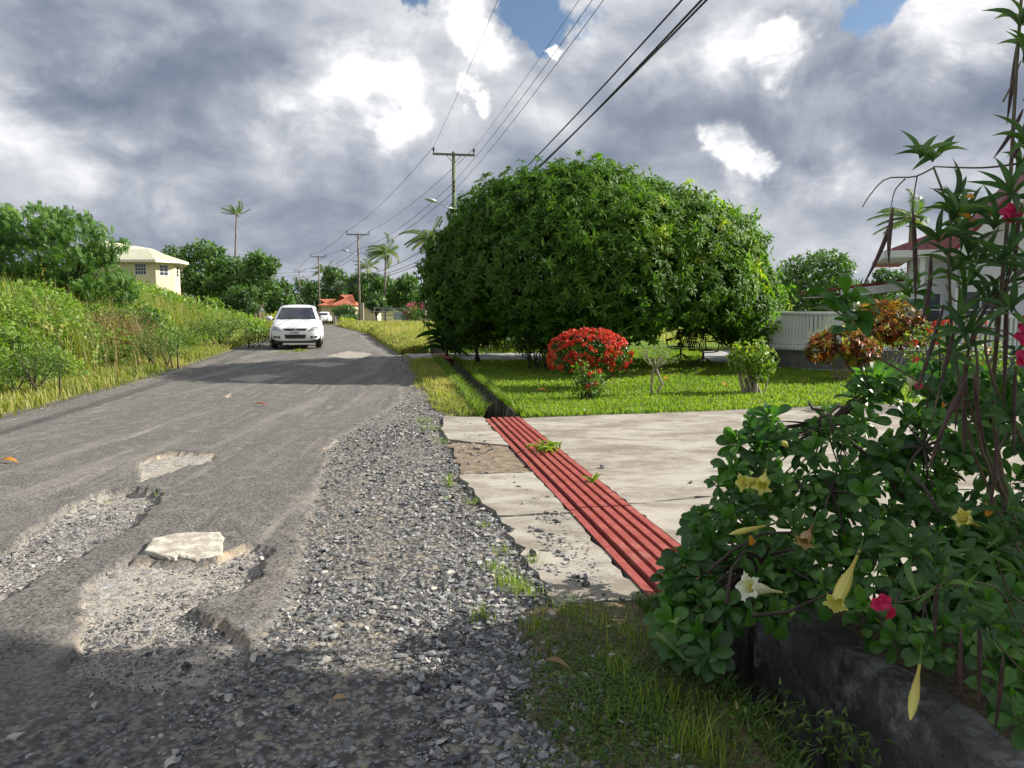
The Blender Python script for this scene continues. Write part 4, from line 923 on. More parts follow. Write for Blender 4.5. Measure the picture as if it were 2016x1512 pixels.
# shaded plants under the mango's left side
r = shrub('small_tree', 'small dark tree with yellowish foliage beside the far grating', gp(938, 716), 1.7, 1.75, 2200, .1, 'weed', 'barkdark', cat='small tree', stems=1, z0=.7, r0=.03, vb=.55,
    ells=[(-.15, 0, 1.25, .6, .5, .42), (.2, 0, 1.4, .5, .5, .35), (-.45, 0, 1.0, .35, .4, .3)])
m = MB(); m.tube([(0, 0, -.1), (.02, 0, .4), (0, 0, .9)], [.05, .04, .035], 8); m.build('trunk', M['barkdark'], r, smooth=True)
def cyc(label, ctr, n, L_, w, mat='broad', T=T_LAN, vb=.12):
    r = empty('broadleaf_clump', ctr, label, 'plant', 'dark plants under the mango tree'); m = MB(); a = np.arange(n) * 2.4; el = rng.uniform(-.1, 1.1, n)
    D = np.c_[np.cos(a) * np.cos(el), np.sin(a) * np.cos(el), np.sin(el)]; P = np.c_[D[:, :2] * .1, rng.uniform(.1, .75, n)]
    leaves(m, P, D, np.c_[-np.cos(a) * .5, -np.sin(a) * .5, np.ones(n)], L_ * (.7 + .5 * rng.random(n)), w, T, np.clip(vb + .1 * rng.normal(size=n), 0, 1)); m.build('foliage', M[mat], r)
    m = MB(); m.tube([(0, 0, -.1), (0, 0, .8)], [.05, .03], 7); m.build('stems', M['barkdark'], r, smooth=True)
cyc('dark clump of long leaves left of the small shaded tree', gp(880, 704), 60, .8, .16)
cyc('dark spreading clump of leaves close to the road end of the far grating', gp(905, 700), 60, .7, .14)
r = shrub('shrub', 'dark rounded shrub between the small shaded tree and the red bush', gp(1055, 728), 1.15, 1.35, 1800, .08, 'broad', vb=.2)
m = MB(); P2 = np.repeat(np.array([(-.1, -.3, 1.3), (.2, -.2, 1.1)]), 18, 0) + rng.normal(size=(36, 3)) * .03; leaves(m, P2, rdir(36), rdir(36), .05, .04, T_Q); m.build('blossom', M['ixora'], r)
shrub('shrub', 'sunlit pale-leaved shrub seen through the gap under the mango', gx(1010, 27), 2.4, 1.5, 1500, .14, 'varieg', vb=.35)
shrub('shrub', 'dark hedge plant behind the small blue garden lamp', gx(985, 25.5), 2.6, 1.1, 1200, .12, 'broad', vb=.25)
shrub('shrub', 'dark hedge plant at the back of the mango shade near the wicker seats', gx(1440, 27.5), 3.6, 1.6, 1600, .14, 'broad', vb=.2)
shrub('shrub', 'dense dark shrub at the back of the shade behind the red bush', gx(1180, 26.5), 4.2, 1.9, 2000, .14, 'broad', vb=.15)
#@@PART4
# ------------------------------------------------------------------ grass and undergrowth
def blades(mb, P, h, w, lean=.35, var=None, wind=(-.25, 0), seg=2):
    n = len(P); a = rng.random(n) * 6.28; d = np.c_[np.cos(a), np.sin(a), np.zeros(n)]; s_ = np.c_[-d[:, 1], d[:, 0], np.zeros(n)]
    l = rng.random((n, 1)) * lean; tip = P + np.c_[np.zeros((n, 2)), h] + (d * l + np.array([wind[0], wind[1], 0]) * lean) * h[:, None]; mid = P * .5 + tip * .5 + np.c_[np.zeros((n, 2)), h * .12] - (tip - P) * np.array([.22, .22, 0])
    w = np.broadcast_to(w, (n,))[:, None] / 2
    V = np.stack([P - s_ * w, P + s_ * w, mid + s_ * w * .8, mid - s_ * w * .8, tip], 1); o = np.arange(n)[:, None] * 5
    var = rng.random(n) if var is None else var
    mb.add(V.reshape(-1, 3), [np.array([0, 1, 2, 3]) + o, np.array([3, 2, 4]) + o], np.repeat(var, 5))
def field(n, x0, x1, y0, y1, fn, ypow=1.0):
    y = y0 + (y1 - y0) * rng.random(n) ** ypow; x = (x0(y) + (x1(y) - x0(y)) * rng.random(n))
    k = rng.random(n) < fn(x, y); x, y = x[k], y[k]; return np.c_[x, y, ground_z(x, y)]
pn2 = lambda x, y, s_, sd=0: pnoise(np.c_[x, y, 0 * x], s_, sd)
# lawn
g = MB()
P = field(90000, lambda y: XDR(y) + .02, lambda y: XDR(y) + np.minimum(9.5, y * .62), 11.2, 27, lambda x, y: ~under_slab(x, y + .08) * (.75 + .25 * pn2(x, y, 1.2)), 1.5)
ok = sdist(P[:, 0], P[:, 1], np.array([(5.4, 21.9), (6.0, 20.6), (7.6, 18.9), (9.5, 18.0), (30, 16.9), (30, 26), (6.5, 26)])) > .02; P = P[ok]
ok = ~((P[:, 0] < .9) & (P[:, 1] > 22) & (P[:, 1] < 24.7)); P = P[ok]
blades(g, P, rng.uniform(.03, .075, len(P)) * (1 + (P[:, 1] < 12.3) * .2), .014 + .0006 * P[:, 1], .7, np.clip(.5 + .25 * pn2(P[:, 0], P[:, 1], 1.5, 3) + .15 * rng.normal(size=len(P)), 0, 1), (-.1, 0))
tag(g.build('lawn_grass', M['grass']), 'short bright green lawn grass around the mango tree', 'grass', kind='stuff')
# verge grass
g = MB()
P = field(26000, lambda y: XL(y) - 1.7, lambda y: XL(y) + .15, 8, 40, lambda x, y: np.clip(1.1 - np.maximum(0, x - XL(y) + .35) * 1.7, 0, 1) * (.65 + .35 * pn2(x, y, 2)), 1.3)
blades(g, P, rng.uniform(.06, .24, len(P)), .012 + .0009 * P[:, 1], .5, np.clip(.42 + .3 * pn2(P[:, 0], P[:, 1], 1.1, 3) + .2 * rng.normal(size=len(P)), 0, 1))
P = field(30000, lambda y: XG(y) - .05, lambda y: XDL(y) - .01, 11.35, 21.9, lambda x, y: np.clip((x - XG(y)) * 1.3 + .15, 0, 1) * (.6 + .4 * pn2(x, y, 2.5)))
P = P[(rng.random(len(P)) < .8)]
blades(g, P, rng.uniform(.03, .14, len(P)) * (.7 + .5 * (P[:, 1] > 15)), .018, .7, np.clip(.5 + .3 * pn2(P[:, 0], P[:, 1], 1.3, 5) + .2 * rng.normal(size=len(P)), 0, 1))
tag(g.build('verge_grass', M['golden']), 'yellow green grass along both verges of the road', 'grass', kind='stuff')
# ragged grass hanging over both lips of the drain
for fx, sg, y0_, y1_, n_ in ((XDL, 1, 11.35, 21.9, 5200), (XDR, -1, 11.35, 21.9, 4200), (XDL, 1, 1.7, 4.1, 900), (XDL, 1, 25, 40, 1500)):
    y = rng.uniform(y0_, y1_, n_); P = np.c_[fx(y) + sg * rng.uniform(-.10, .012, n_), y, np.zeros(n_)]; P[:, 2] = ground_z(fx(y) - sg * .05, y); k = pn2(P[:, 0], y, 3, 14) > -.5; P = P[k]
    mm = MB(); blades(mm, P, rng.uniform(.05, .22, len(P)) * (.38 if y0_ < 5 else 1), .006 + .0008 * P[:, 1], 1.1, np.clip(.25 + .25 * rng.normal(size=len(P)), 0, 1), (sg * .55, 0))
    tag(mm.build('edge_grass', M['grass'] if y0_ > 5 else M['weed']), 'ragged grass hanging over the lip of the drain', 'grass', kind='stuff')
# tall golden grass at the right-hand bend
g = MB()
P = field(60000, lambda y: XG(y) + .15, lambda y: np.where(y < 46, XDL(y) - .02, XG(y) + 16), 24.8, 78, lambda x, y: .9 + 0 * x, 1.5)
blades(g, P, rng.uniform(.4, .95, len(P)) * (.62 + .3 * np.clip(pn2(P[:, 0], P[:, 1], .8, 6), -1, 1)) * np.clip((P[:, 0] - XG(P[:, 1])) / 1.2 + .3, .3, 1), .012 + .0011 * P[:, 1], .35, np.clip(.55 + .25 * pn2(P[:, 0], P[:, 1], .6, 7) + .2 * rng.normal(size=len(P)), 0, 1))
P = field(9000, lambda y: XDR(y), lambda y: XDR(y) + 5, 27, 46, lambda x, y: .9 + 0 * x)
blades(g, P, rng.uniform(.3, .7, len(P)), .045, .35, np.clip(.5 + .2 * rng.normal(size=len(P)), 0, 1))
P = field(12000, lambda y: XL(y) - 12, lambda y: XL(y) - 1.5, 30, 60, lambda x, y: .9 + 0 * x)
blades(g, P, rng.uniform(.4, 1.0, len(P)), .05, .35, np.clip(.5 + .2 * rng.normal(size=len(P)), 0, 1))
P = field(9000, lambda y: y * 0 + 6, lambda y: y * 0 + 26, 30, 60, lambda x, y: .9 + 0 * x)
blades(g, P, rng.uniform(.2, .5, len(P)), .06, .35, np.clip(.55 + .2 * rng.normal(size=len(P)), 0, 1))
tag(g.build('tall_grass', M['golden']), 'tall golden seeding grass at the road bend and on the bank top', 'grass', kind='stuff')

# left bank undergrowth: lumps of vine and weed over the slope
lump = []
for k in range(210):
    y = 10 + 36 * random.random() ** 1.25; dd = 1.75 + 7 * random.random() ** 1.3; x = float(XL(y)) - dd
    s_ = random.uniform(.35, .95) * (.75 + .02 * y) * min(1, .35 + dd / 4); lump.append((x, y, float(ground_z(x, y, False)) + s_ * .12, s_ * 1.15, s_ * 1.15, s_ * random.uniform(.55, .95)))
def clothe(mb, n, sel, ls, asp, T, vm, seed, pr=None):
    ee = [l for l in lump if sel(l)]; P, N = ellips_pts(ee, n, .3)
    k = (P[:, 2] > ground_z(P[:, 0], P[:, 1], False) - .05) & (pnoise(P, 1.1, seed) > -.75)
    if pr is not None: k &= pr(P)
    P, N = P[k], N[k]; v = np.clip(vm + .22 * pnoise(P, 1.3, seed + 1) + .12 * pnoise(P, 4, seed + 2) + .13 * rng.normal(size=len(P)) + .12 * N[:, 2], 0, 1)
    leaves(mb, P, unit(rdir(len(P)) + N * .3 + np.array([0, 0, -.2])), unit(N + .55 * rdir(len(P)) + np.array([0, -.1, .35])), ls * (.55 + .8 * rng.random(len(P))) * (.6 + P[:, 1] / 35), ls * asp * (.7 + .6 * rng.random(len(P))) * (.6 + P[:, 1] / 35), T, v)
mz = MB()
clothe(mz, 60000, lambda l: l[1] < 26, .085, .8, T_T, .5, 40); clothe(mz, 22000, lambda l: l[1] >= 24, .095, .8, T_T, .45, 44)
P = field(22000, lambda y: XL(y) - 13, lambda y: XL(y) - 1.5, 9, 46, lambda x, y: .8 + 0 * x)
leaves(mz, P + np.c_[0 * P[:, :2], rng.uniform(0, .3, len(P))], rdir(len(P)) + np.array([0, 0, .4]), rdir(len(P)) * .6 + np.array([0, 0, 1]), .14, .11, T_T, np.clip(.4 + .2 * rng.normal(size=len(P)), 0, 1))
tag(mz.build('undergrowth', M['vine']), 'dense green creepers and weeds covering the left bank', 'undergrowth', kind='stuff')
mz = MB()
clothe(mz, 26000, lambda l: l[1] < 30, .045, .45, T_Q, .4, 50, lambda P: pnoise(P, .9, 61) > .0)
tag(mz.build('weeds', M['weed']), 'small-leaved olive weeds among the creepers on the left bank', 'undergrowth', kind='stuff')
mz = MB()
P = field(26000, lambda y: XL(y) - 8, lambda y: XL(y) - 1.6, 9, 40, lambda x, y: (pn2(x, y, .55, 8) > -.2) * .9)
blades(mz, P, rng.uniform(.25, 1.3, len(P)), .012 + .0009 * P[:, 1], .55, np.clip(.35 + .25 * rng.normal(size=len(P)), 0, 1))
tag(mz.build('bank_grass', M['golden']), 'long grass blades standing out of the creepers on the left bank', 'grass', kind='stuff')
mz = MB(); c = gx(250, 21)
P = np.c_[c[0] + rng.normal(size=500) * .5, 21 + rng.normal(size=500) * .6, np.zeros(500)]; P[:, 2] = ground_z(P[:, 0], P[:, 1], False) + .1
P2 = np.r_[P, np.c_[gx(150, 17)[0] + rng.normal(size=60) * .9, 17.5 + rng.normal(size=60), np.full(60, 1.0)]]
P2[:, 2] = ground_z(P2[:, 0], P2[:, 1], False)
blades(mz, P2, rng.uniform(.6, 1.5, len(P2)), .014, .5, None)
for p in P2[::3]:
    q = p + np.array([0, 0, random.uniform(.6, 1.4)]) + rng.normal(size=3) * .05; Pq = q + rng.normal(size=(14, 3)) * np.array([.05, .05, .13]); leaves(mz, Pq, rdir(14), rdir(14), .05, .02, T_Q)
tag(mz.build('dry_stalks', M['dry']), 'patch of dry reddish-brown seed stalks on the left bank', 'dry weeds', kind='stuff')

mz = MB()
for q in range(150):
    y = 10 + 26 * random.random() ** 1.2; x = float(XL(y)) - 1.9 - 6 * random.random(); z = float(ground_z(x, y, False)); hh = random.uniform(.9, 1.9); tp = np.array([x + random.gauss(-.1, .15), y, z + hh])
    mz.tube([(x, y, z), ((x + tp[0]) / 2, y, z + hh * .55), tuple(tp)], [.008, .006, .003], 4, var=.3); n = 30; t_ = rng.uniform(.35, 1, n)[:, None]; Pq = np.array([x, y, z]) * (1 - t_) + tp * t_
    leaves(mz, Pq, rdir(n) * np.array([1, 1, .4]) + np.array([0, 0, .3]), rdir(n) * .5 + np.array([0, 0, 1]), rng.uniform(.07, .16, n) * (1.2 - t_[:, 0] * .5), .045, T_L, np.clip(.45 + .3 * rng.normal() + .1 * rng.normal(size=n), 0, 1))
tag(mz.build('tall_weeds', M['vine']), 'tall leafy weed stems sticking up from the left bank', 'weeds', kind='stuff')
# near verge: creeping weeds and grass between gravel and drain
mz = MB(); n = 70000
y = rng.uniform(1.7, 4.5, n); x = XG(y) - .25 + (XDL(y) - XG(y) + .26) * rng.random(n); t_ = (x - XG(y)) / (XDL(y) - XG(y))
dens = np.clip(.95 * np.exp(-((y - 2.95) / .75) ** 2) * np.exp(-((t_ - .42) / .38) ** 2) + .12 * ss((t_ - .6) / .3), 0, 1) * np.clip(.55 + .8 * pn2(x, y, 5, 3) + .3, 0, 1) * np.clip((4.15 - y) / .5, 0, 1)
k = rng.random(n) < dens; P = np.c_[x[k], y[k], ground_z(x[k], y[k]) + rng.uniform(.0, .035, k.sum())]
leaves(mz, P, rdir(len(P)) * np.array([1, 1, .5]), rdir(len(P)) * .6 + np.array([0, 0, 1]), rng.uniform(.012, .026, len(P)), rng.uniform(.007, .014, len(P)), T_Q, np.clip(.45 + .22 * pn2(P[:, 0], P[:, 1], 6, 4) + .15 * rng.normal(size=len(P)), 0, .93))
tag(mz.build('ground_cover', M['weed']), 'mat of tiny creeping weeds on the verge beside the drain', 'ground cover', kind='stuff')
mz = MB(); n = 2300
y = rng.uniform(1.7, 5.0, n); x = XG(y) - .2 + (XDL(y) - XG(y) + .2) * rng.random(n); t_ = (x - XG(y)) / (XDL(y) - XG(y))
k = rng.random(n) < np.clip(.25 + .9 * t_, 0, 1) * np.clip(.4 + .8 * pn2(x, y, 4, 9), 0, 1) * np.clip((4.3 - y) / .5, 0.0, 1)
P = np.c_[x[k], y[k], ground_z(x[k], y[k])]; blades(mz, P, rng.uniform(.02, .10, len(P)), .0035, 1.6, np.clip(.25 + .22 * rng.normal(size=len(P)), 0, 1), (0, 0))
def tuft(px, py, n, h, r_, w=.004):
    x, y = pg(px, py); P = np.c_[x + rng.normal(size=n) * r_, y + rng.normal(size=n) * r_, np.full(n, .0)]; P[:, 2] = E_(P[:, 1]) - .01
    blades(mz, P, rng.uniform(.4, 1, n) * h, w, .8, np.clip(.5 + .25 * rng.normal(size=n), 0, 1), (0, 0))
for a in [(1000, 1150, 90, .11, .05), (1030, 1165, 90, .1, .06), (975, 1120, 60, .08, .05), (955, 1035, 35, .07, .03), (885, 955, 45, .16, .025), (925, 990, 30, .05, .04), (940, 985, 40, .06, .05), (990, 1085, 40, .07, .04), (870, 870, 50, .09, .06), (850, 845, 60, .1, .08), (835, 830, 60, .12, .08),
          (1050, 1110, 40, .1, .03), (950, 1215, 50, .1, .04), (1130, 1215, 70, .16, .05), (1170, 1240, 60, .14, .05), (1060, 1240, 60, .14, .05), (1215, 1330, 70, .16, .06), (1290, 1400, 80, .18, .06), (1350, 1480, 80, .2, .06), (1200, 1420, 60, .14, .06), (1390, 1500, 60, .2, .05),
          (880, 980, 14, .05, .02), (340, 1100, 12, .05, .02), (310, 972, 20, .05, .04), (212, 990, 10, .06, .02), (330, 893, 16, .05, .04), (590, 692, 150, .14, .14, .01), (560, 694, 80, .1, .14, .01), (1150, 800, 60, .1, .1), (1240, 1270, 60, .15, .06)]:
    tuft(*a)
tag(mz.build('weed_grass', M['grass']), 'thin grass tufts growing through the gravel and verge edge', 'grass', kind='stuff')
# a grassy weed growing up through the grating, and one at the joint
def sprout(px, py, label, n, L_):
    x, y = pg(px, py); r = MB(); sp = .07 if n > 9 else .006; P = np.c_[x + rng.normal(size=n) * sp, y + rng.normal(size=n) * sp * 1.4, np.full(n, .03)]
    leaves(r, P, rdir(n) * np.array([1, 1, .3]) + np.array([0, 0, .7]), rdir(n) * .4 + np.array([0, 0, 1]), L_ * rng.uniform(.6, 1.1, n), .03, T_LAN, np.clip(.55 + .2 * rng.normal(size=n), 0, 1))
    tag(r.build('weed', M['grass']), label, 'weed', 'green weeds in the grating')
sprout(1080, 893, 'bright green weed clump growing through the long red grating', 34, .2)
sprout(1165, 958, 'single small green weed poking through the grating near the joint', 5, .14)
def leaf_thing(px, py, L_, w, label, mat, a, T=T_LAN, z=.02):
    x, y = pg(px, py); m = MB(); leaves(m, np.array([[x, y, float(E_(y)) + z]]), np.array([[math.cos(a), math.sin(a), .06]]), np.array([[.1, -.25, 1.]]), L_, w, T, np.array([.6]))
    tag(m.build('fallen_leaf', M[mat]), label, 'leaf', 'fallen leaves')
leaf_thing(1072, 1322, .13, .035, 'dry tan leaf lying on the weedy verge', 'dry', -.5, z=.05)
leaf_thing(2, 911, .17, .07, 'orange-brown leaf on the asphalt by the road centre', 'orange', 0.1)
leaf_thing(500, 799, .24, .05, 'pinkish red leaf on the road before the tree shadow', 'redleaf', .05)
leaf_thing(1306, 752, .16, .1, 'small orange leaf on the shaded lawn behind the gnarled tree', 'orange', .4, z=.07)
leaf_thing(1425, 765, .2, .12, 'orange leaf on the sunny lawn beside the lime-leaved bush', 'orange', 1.0, z=.07)
leaf_thing(1060, 776, .2, .12, 'brown leaf in the shade left of the red bush', 'orange', .2, z=.07)
leaf_thing(1000, 796, .16, .1, 'red leaf on the lawn close to the drain edge', 'orange', 2.0, z=.07)
leaf_thing(655, 1390, .06, .03, 'tiny pale leaf on the shaded gravel', 'petal_b', .3, z=.03)

# ------------------------------------------------------------------ cream house on the left rise
def poly_prism(pts, z0, z1):
    n = len(pts); m = MB(); V = [(x, y, z0) for x, y in pts] + [(x, y, z1) for x, y in pts]
    m.add(V, [np.array([(k, (k + 1) % n, n + (k + 1) % n, n + k) for k in range(n)]), np.array([[n + k for k in range(n)]])]); return m
def build_uv(V, faces, mat, name, parent, thick=.06):
    """roof faces with UVs: u across the slope, v up the slope (metres)"""
    me = bpy.data.meshes.new(name); me.from_pydata([tuple(v) for v in V], [], faces); uv = me.uv_layers.new(name='UVMap')
    for p in me.polygons:
        n = p.normal; up = Vector((0, 0, 1)); vv = (up - n * up.dot(n)); vv = vv.normalized() if vv.length > 1e-4 else Vector((0, 1, 0)); uu = vv.cross(n)
        for li in p.loop_indices:
            co = me.vertices[me.loops[li].vertex_index].co; uv.data[li].uv = (co.dot(uu), co.dot(vv))
    me.materials.append(mat); o = bpy.data.objects.new(name, me); COL.objects.link(o); o.parent = parent
    s_ = o.modifiers.new('t', 'SOLIDIFY'); s_.thickness = thick; s_.offset = -1; return o
def hip_roof(name, x0, x1, y0, y1, ze, zr, parent, mat, axis='x'):
    if axis == 'x': d = (y1 - y0) / 2; A, Bp = (x0 + d, (y0 + y1) / 2, zr), (x1 - d, (y0 + y1) / 2, zr)
    else: d = (x1 - x0) / 2; A, Bp = ((x0 + x1) / 2, y0 + d, zr), ((x0 + x1) / 2, y1 - d, zr)
    V = [(x0, y0, ze), (x1, y0, ze), (x1, y1, ze), (x0, y1, ze), A, Bp]
    Fc = [(0, 1, 5, 4), (1, 2, 5), (2, 3, 4, 5), (3, 0, 4)] if axis == 'x' else [(0, 1, 4), (1, 2, 5, 4), (2, 3, 5), (3, 0, 4, 5)]
    return build_uv(V, Fc, mat, name, parent)
def window(parent, p, nrm, w, h, frame='white', nx=3, ny=3, fw=.06):
    """p: centre on wall (local), nrm: outward xy normal"""
    n = Vector((nrm[0], nrm[1], 0)).normalized(); u = Vector((-n.y, n.x, 0)); M4 = Matrix.Translation(Vector(p)) @ Matrix((u, n, (0, 0, 1))).transposed().to_4x4()
    f = MB()
    f.box(-w / 2, w / 2, -.03, .03, -h / 2 - fw, -h / 2, M4); f.box(-w / 2, w / 2, -.03, .03, h / 2, h / 2 + fw, M4)
    f.box(-w / 2 - fw, -w / 2, -.03, .03, -h / 2 - fw, h / 2 + fw, M4); f.box(w / 2, w / 2 + fw, -.03, .03, -h / 2 - fw, h / 2 + fw, M4)
    for k in range(1, nx): x = -w / 2 + w * k / nx; f.box(x - .015, x + .015, -.02, .022, -h / 2, h / 2, M4)
    for k in range(1, ny): z = -h / 2 + h * k / ny; f.box(-w / 2, w / 2, -.02, .026, z - .015, z + .015, M4)
    fo = f.build('window', M[frame], parent); g_ = MB(); g_.box(-w / 2, w / 2, -.025, .012, -h / 2, h / 2, M4); g_.build('pane', M['glassdark'], fo); return fo
HY = 58.0; hx = lambda px, Y: (px - 1008) / F * Y
o0 = Vector((hx(280, HY), HY, 2.3)); hr = empty('house', tuple(o0), 'cream bungalow with pale hip roof on the left rise', 'house')
L2 = lambda x, y: (x - o0.x, y - o0.y)
bay = [L2(hx(196, HY), HY), L2(hx(313, HY), HY), L2(hx(350, 59.2), 59.2), L2(hx(360, 60.6), 60.6), L2(hx(352, 62.2), 62.2), L2(hx(320, 64.5), 64.5), L2(hx(196, 70), 70)]
poly_prism(bay, -.6, 3.02).build('wall', M['cream'], hr)
zt = 3.02; e0 = .55
ev = [L2(hx(190, HY) - .3, HY - e0), L2(hx(316, HY) + .15, HY - e0), L2(hx(353, 59.2) + .45, 59.2 - .25), L2(hx(363, 60.6) + .5, 60.7), L2(hx(355, 62.6) + .5, 62.8), L2(hx(322, 65.2) + .3, 65.2), L2(hx(190, 70), 70.5)]
rA = L2(hx(300, 61.5), 61.5); rB = L2(hx(225, 61.8), 61.8)
V = [(x, y, zt) for x, y in ev] + [(*rA, 4.12), (*rB, 4.12)]
build_uv(V, [(0, 1, 7, 8), (1, 2, 7), (2, 3, 7), (3, 4, 7), (4, 5, 7), (5, 6, 8, 7), (6, 0, 8)], M['creamroof'], 'roof', hr, .12)
hip_roof('roof', L2(hx(140, 60), 0)[0], L2(hx(262, 61), 0)[0], .6, 14, 3.5, 4.75, hr, M['creamroof'], 'y')
m = poly_prism([L2(hx(150, 60), 59.2), L2(hx(250, 60), 59.2), L2(hx(250, 60), 71), L2(hx(150, 60), 71)], -.6, 3.5); m.build('wall', M['cream'], hr)
m = MB()
for a, b_ in zip(ev[:4], ev[1:5]):
    a, b_ = Vector((*a, 0)), Vector((*b_, 0)); u = (b_ - a).normalized(); n = Vector((u.y, -u.x, 0)); M4 = Matrix.Translation(a) @ Matrix((u, n, (0, 0, 1))).transposed().to_4x4()
    m.box(0.0, (b_ - a).length, .0, .05, zt - .2, zt - .005, M4)
m.build('fascia', M['creamtrim'], hr)
wz = at(285, 530, HY).z - o0.z
window(hr, (hx(284, HY) - o0.x, 0, wz), (0, -1), .8, .75, nx=4, ny=3)
b1, b2, b3 = Vector((*bay[1], 0)), Vector((*bay[2], 0)), Vector((*bay[3], 0))
w1 = b1.lerp(b2, .42); n1 = Vector(((b2 - b1).y, -(b2 - b1).x, 0)); window(hr, (w1.x, w1.y, wz - .05), (n1.x, n1.y), .62, .75, nx=2, ny=3)
w2 = b2.lerp(b3, .5); n2 = Vector(((b3 - b2).y, -(b3 - b2).x, 0)); window(hr, (w2.x, w2.y, wz - .1), (n2.x, n2.y), .5, .75, nx=1, ny=3)

# orange-roofed house beyond the bend
o0 = Vector((hx(672, 112), 112, float(ground_z(hx(672, 112), 112, False)))); r = empty('house', tuple(o0), 'low house with orange tiled hip roof beyond the far sedan', 'house')
ze = at(672, 601, 112).z - o0.z; zr = at(672, 583, 112).z - o0.z
hip_roof('roof', hx(648, 112) - o0.x, hx(703, 112) - o0.x, 0, 6, ze, zr + .25, r, M['tileroof'])
hip_roof('roof', hx(628, 112) - o0.x, hx(654, 112) - o0.x, -.5, 4, ze, zr - .4, r, M['tileroof'])
poly_prism([(hx(632, 112) - o0.x, .6), (hx(698, 112) - o0.x, .6), (hx(698, 112) - o0.x, 5.4), (hx(632, 112) - o0.x, 5.4)], -.2, ze).build('wall', M['cream'], r)
build_uv([(hx(668, 110) - o0.x, -2.2, ze - .75), (hx(690, 110) - o0.x, -2.2, ze - .75), (hx(690, 110) - o0.x, .3, ze - .25), (hx(668, 110) - o0.x, .3, ze - .25)], [(0, 1, 2, 3)], M['tileroof'], 'porch_roof', r)
o0 = Vector((hx(725, 128), 128, -.2)); r = empty('house', tuple(o0), 'second orange roof mostly hidden by trees behind the bend pole', 'house')
ze = at(725, 588, 128).z - o0.z; zr = at(725, 571, 128).z - o0.z
hip_roof('roof', hx(708, 128) - o0.x, hx(745, 128) - o0.x, 0, 5.0, ze, zr, r, M['tileroof'], 'y' if False else 'y')
poly_prism([(hx(711, 128) - o0.x, .6), (hx(742, 128) - o0.x, .6), (hx(742, 128) - o0.x, 4.6), (hx(711, 128) - o0.x, 4.6)], -.2, ze).build('wall', M['cream'], r)

# ------------------------------------------------------------------ white house with porch on the right
WY = 22.0; o0 = Vector((hx(1790, WY), WY, .12)); HA = R(-22); hr = empty('house', tuple(o0), 'white house with dark red roof and grey plinth behind the oleander', 'house', rz=HA)
def lx(px, d=0.0):
    """distance along the house front, at local depth d, seen at photo column px"""
    t = (px - 1008) / F; c_, s_ = math.cos(HA), math.sin(HA); ox, oy = o0.x - d * s_, o0.y + d * c_
    return (t * oy - ox) / (c_ - t * s_)
xe = lx(1735, -.7); ez = at(1735, 493, o0.y - .7 * math.cos(HA) + xe * math.sin(HA)).z - o0.z
poly_prism([(0, 0), (16, 0), (16, 4.2), (.2, 4.2)], 0.0, ez - .02).build('wall', M['hwall'], hr)
hip_roof('roof', xe, 17, -.7, 4.7, ez, ez + 1.15, hr, M['redroof'])
m = MB(); m.box(xe - .02, 17, -.76, -.70, ez - .2, ez - .01); m.box(xe - .06, xe, -.76, 4.7, ez - .2, ez - .01); m.build('fascia', M['white'], hr)
m = MB(); m.box(xe, 17, -.69, -.01, ez - .2, ez - .18); m.box(xe, -.01, -.009, 4.7, ez - .2, ez - .18); m.build('soffit', M['creamtrim'], hr)
ga = (lx(1862, -1.2), ez - .05); gx2 = lx(2090, -1.2); gb = (gx2, at(2090, 250, o0.y - 1.2 * math.cos(HA) + gx2 * math.sin(HA)).z - o0.z); gc = (2 * gb[0] - ga[0], ga[1])
m = MB(); m.add([(ga[0] + .3, -1.0, 0.0), (gc[0], -1.0, 0), (gc[0] - .3, -1.0, ga[1]), (gb[0], -1.0, gb[1] - .3), (ga[0] + .3, -1.0, ga[1]), (ga[0] + .3, -.01, 0), (ga[0] + .3, -.01, ga[1])], [np.array([[0, 1, 2, 3, 4]]), np.array([[5, 0, 4, 6]])]); m.build('wall', M['hwall'], hr)
build_uv([(ga[0], -1.6, ga[1]), (gb[0], -1.6, gb[1]), (gb[0], 4.5, gb[1]), (ga[0], 4.5, ga[1])], [(0, 1, 2, 3)], M['redroof'], 'roof', hr, .1)
build_uv([(gb[0], -1.6, gb[1]), (gc[0], -1.6, gc[1]), (gc[0], 4.5, gc[1]), (gb[0], 4.5, gb[1])], [(0, 1, 2, 3)], M['redroof'], 'roof', hr, .1)
dv = Vector((gb[0] - ga[0], 0, gb[1] - ga[1])); M4 = Matrix.Translation(Vector((ga[0], -1.64, ga[1]))) @ Matrix.Rotation(-math.atan2(dv.z, dv.x), 4, 'Y'); m = MB(); m.box(0, dv.length, 0, .05, -.36, -.10, M4); m.build('fascia', M['white'], hr)
zw = at(1925, 610, 19.5).z - o0.z
window(hr, (lx(1925, -1.0), -1.03, zw), (0, -1), 1.0, .95, nx=2, ny=2, fw=.1)
window(hr, (lx(1826), -.03, zw), (0, -1), .5, .9, nx=1, ny=2, fw=.08)
for px in (1803, 1866): m = MB(); m.box(lx(px, -.6), lx(px, -.6) + .12, -.66, -.54, .1, ez - .2); m.build('porch_post', M['white'], hr)
HOUSE = hr
WY = 20.5; o0 = Vector((13.0, WY, .12)); hr = empty('porch_terrace', tuple(o0), 'raised grey terrace with rounded end and white balusters', 'terrace')
lx = lambda px, Y: (px - 1008) / F * Y - o0.x
XW = lx(1790, WY); ez = 3.2
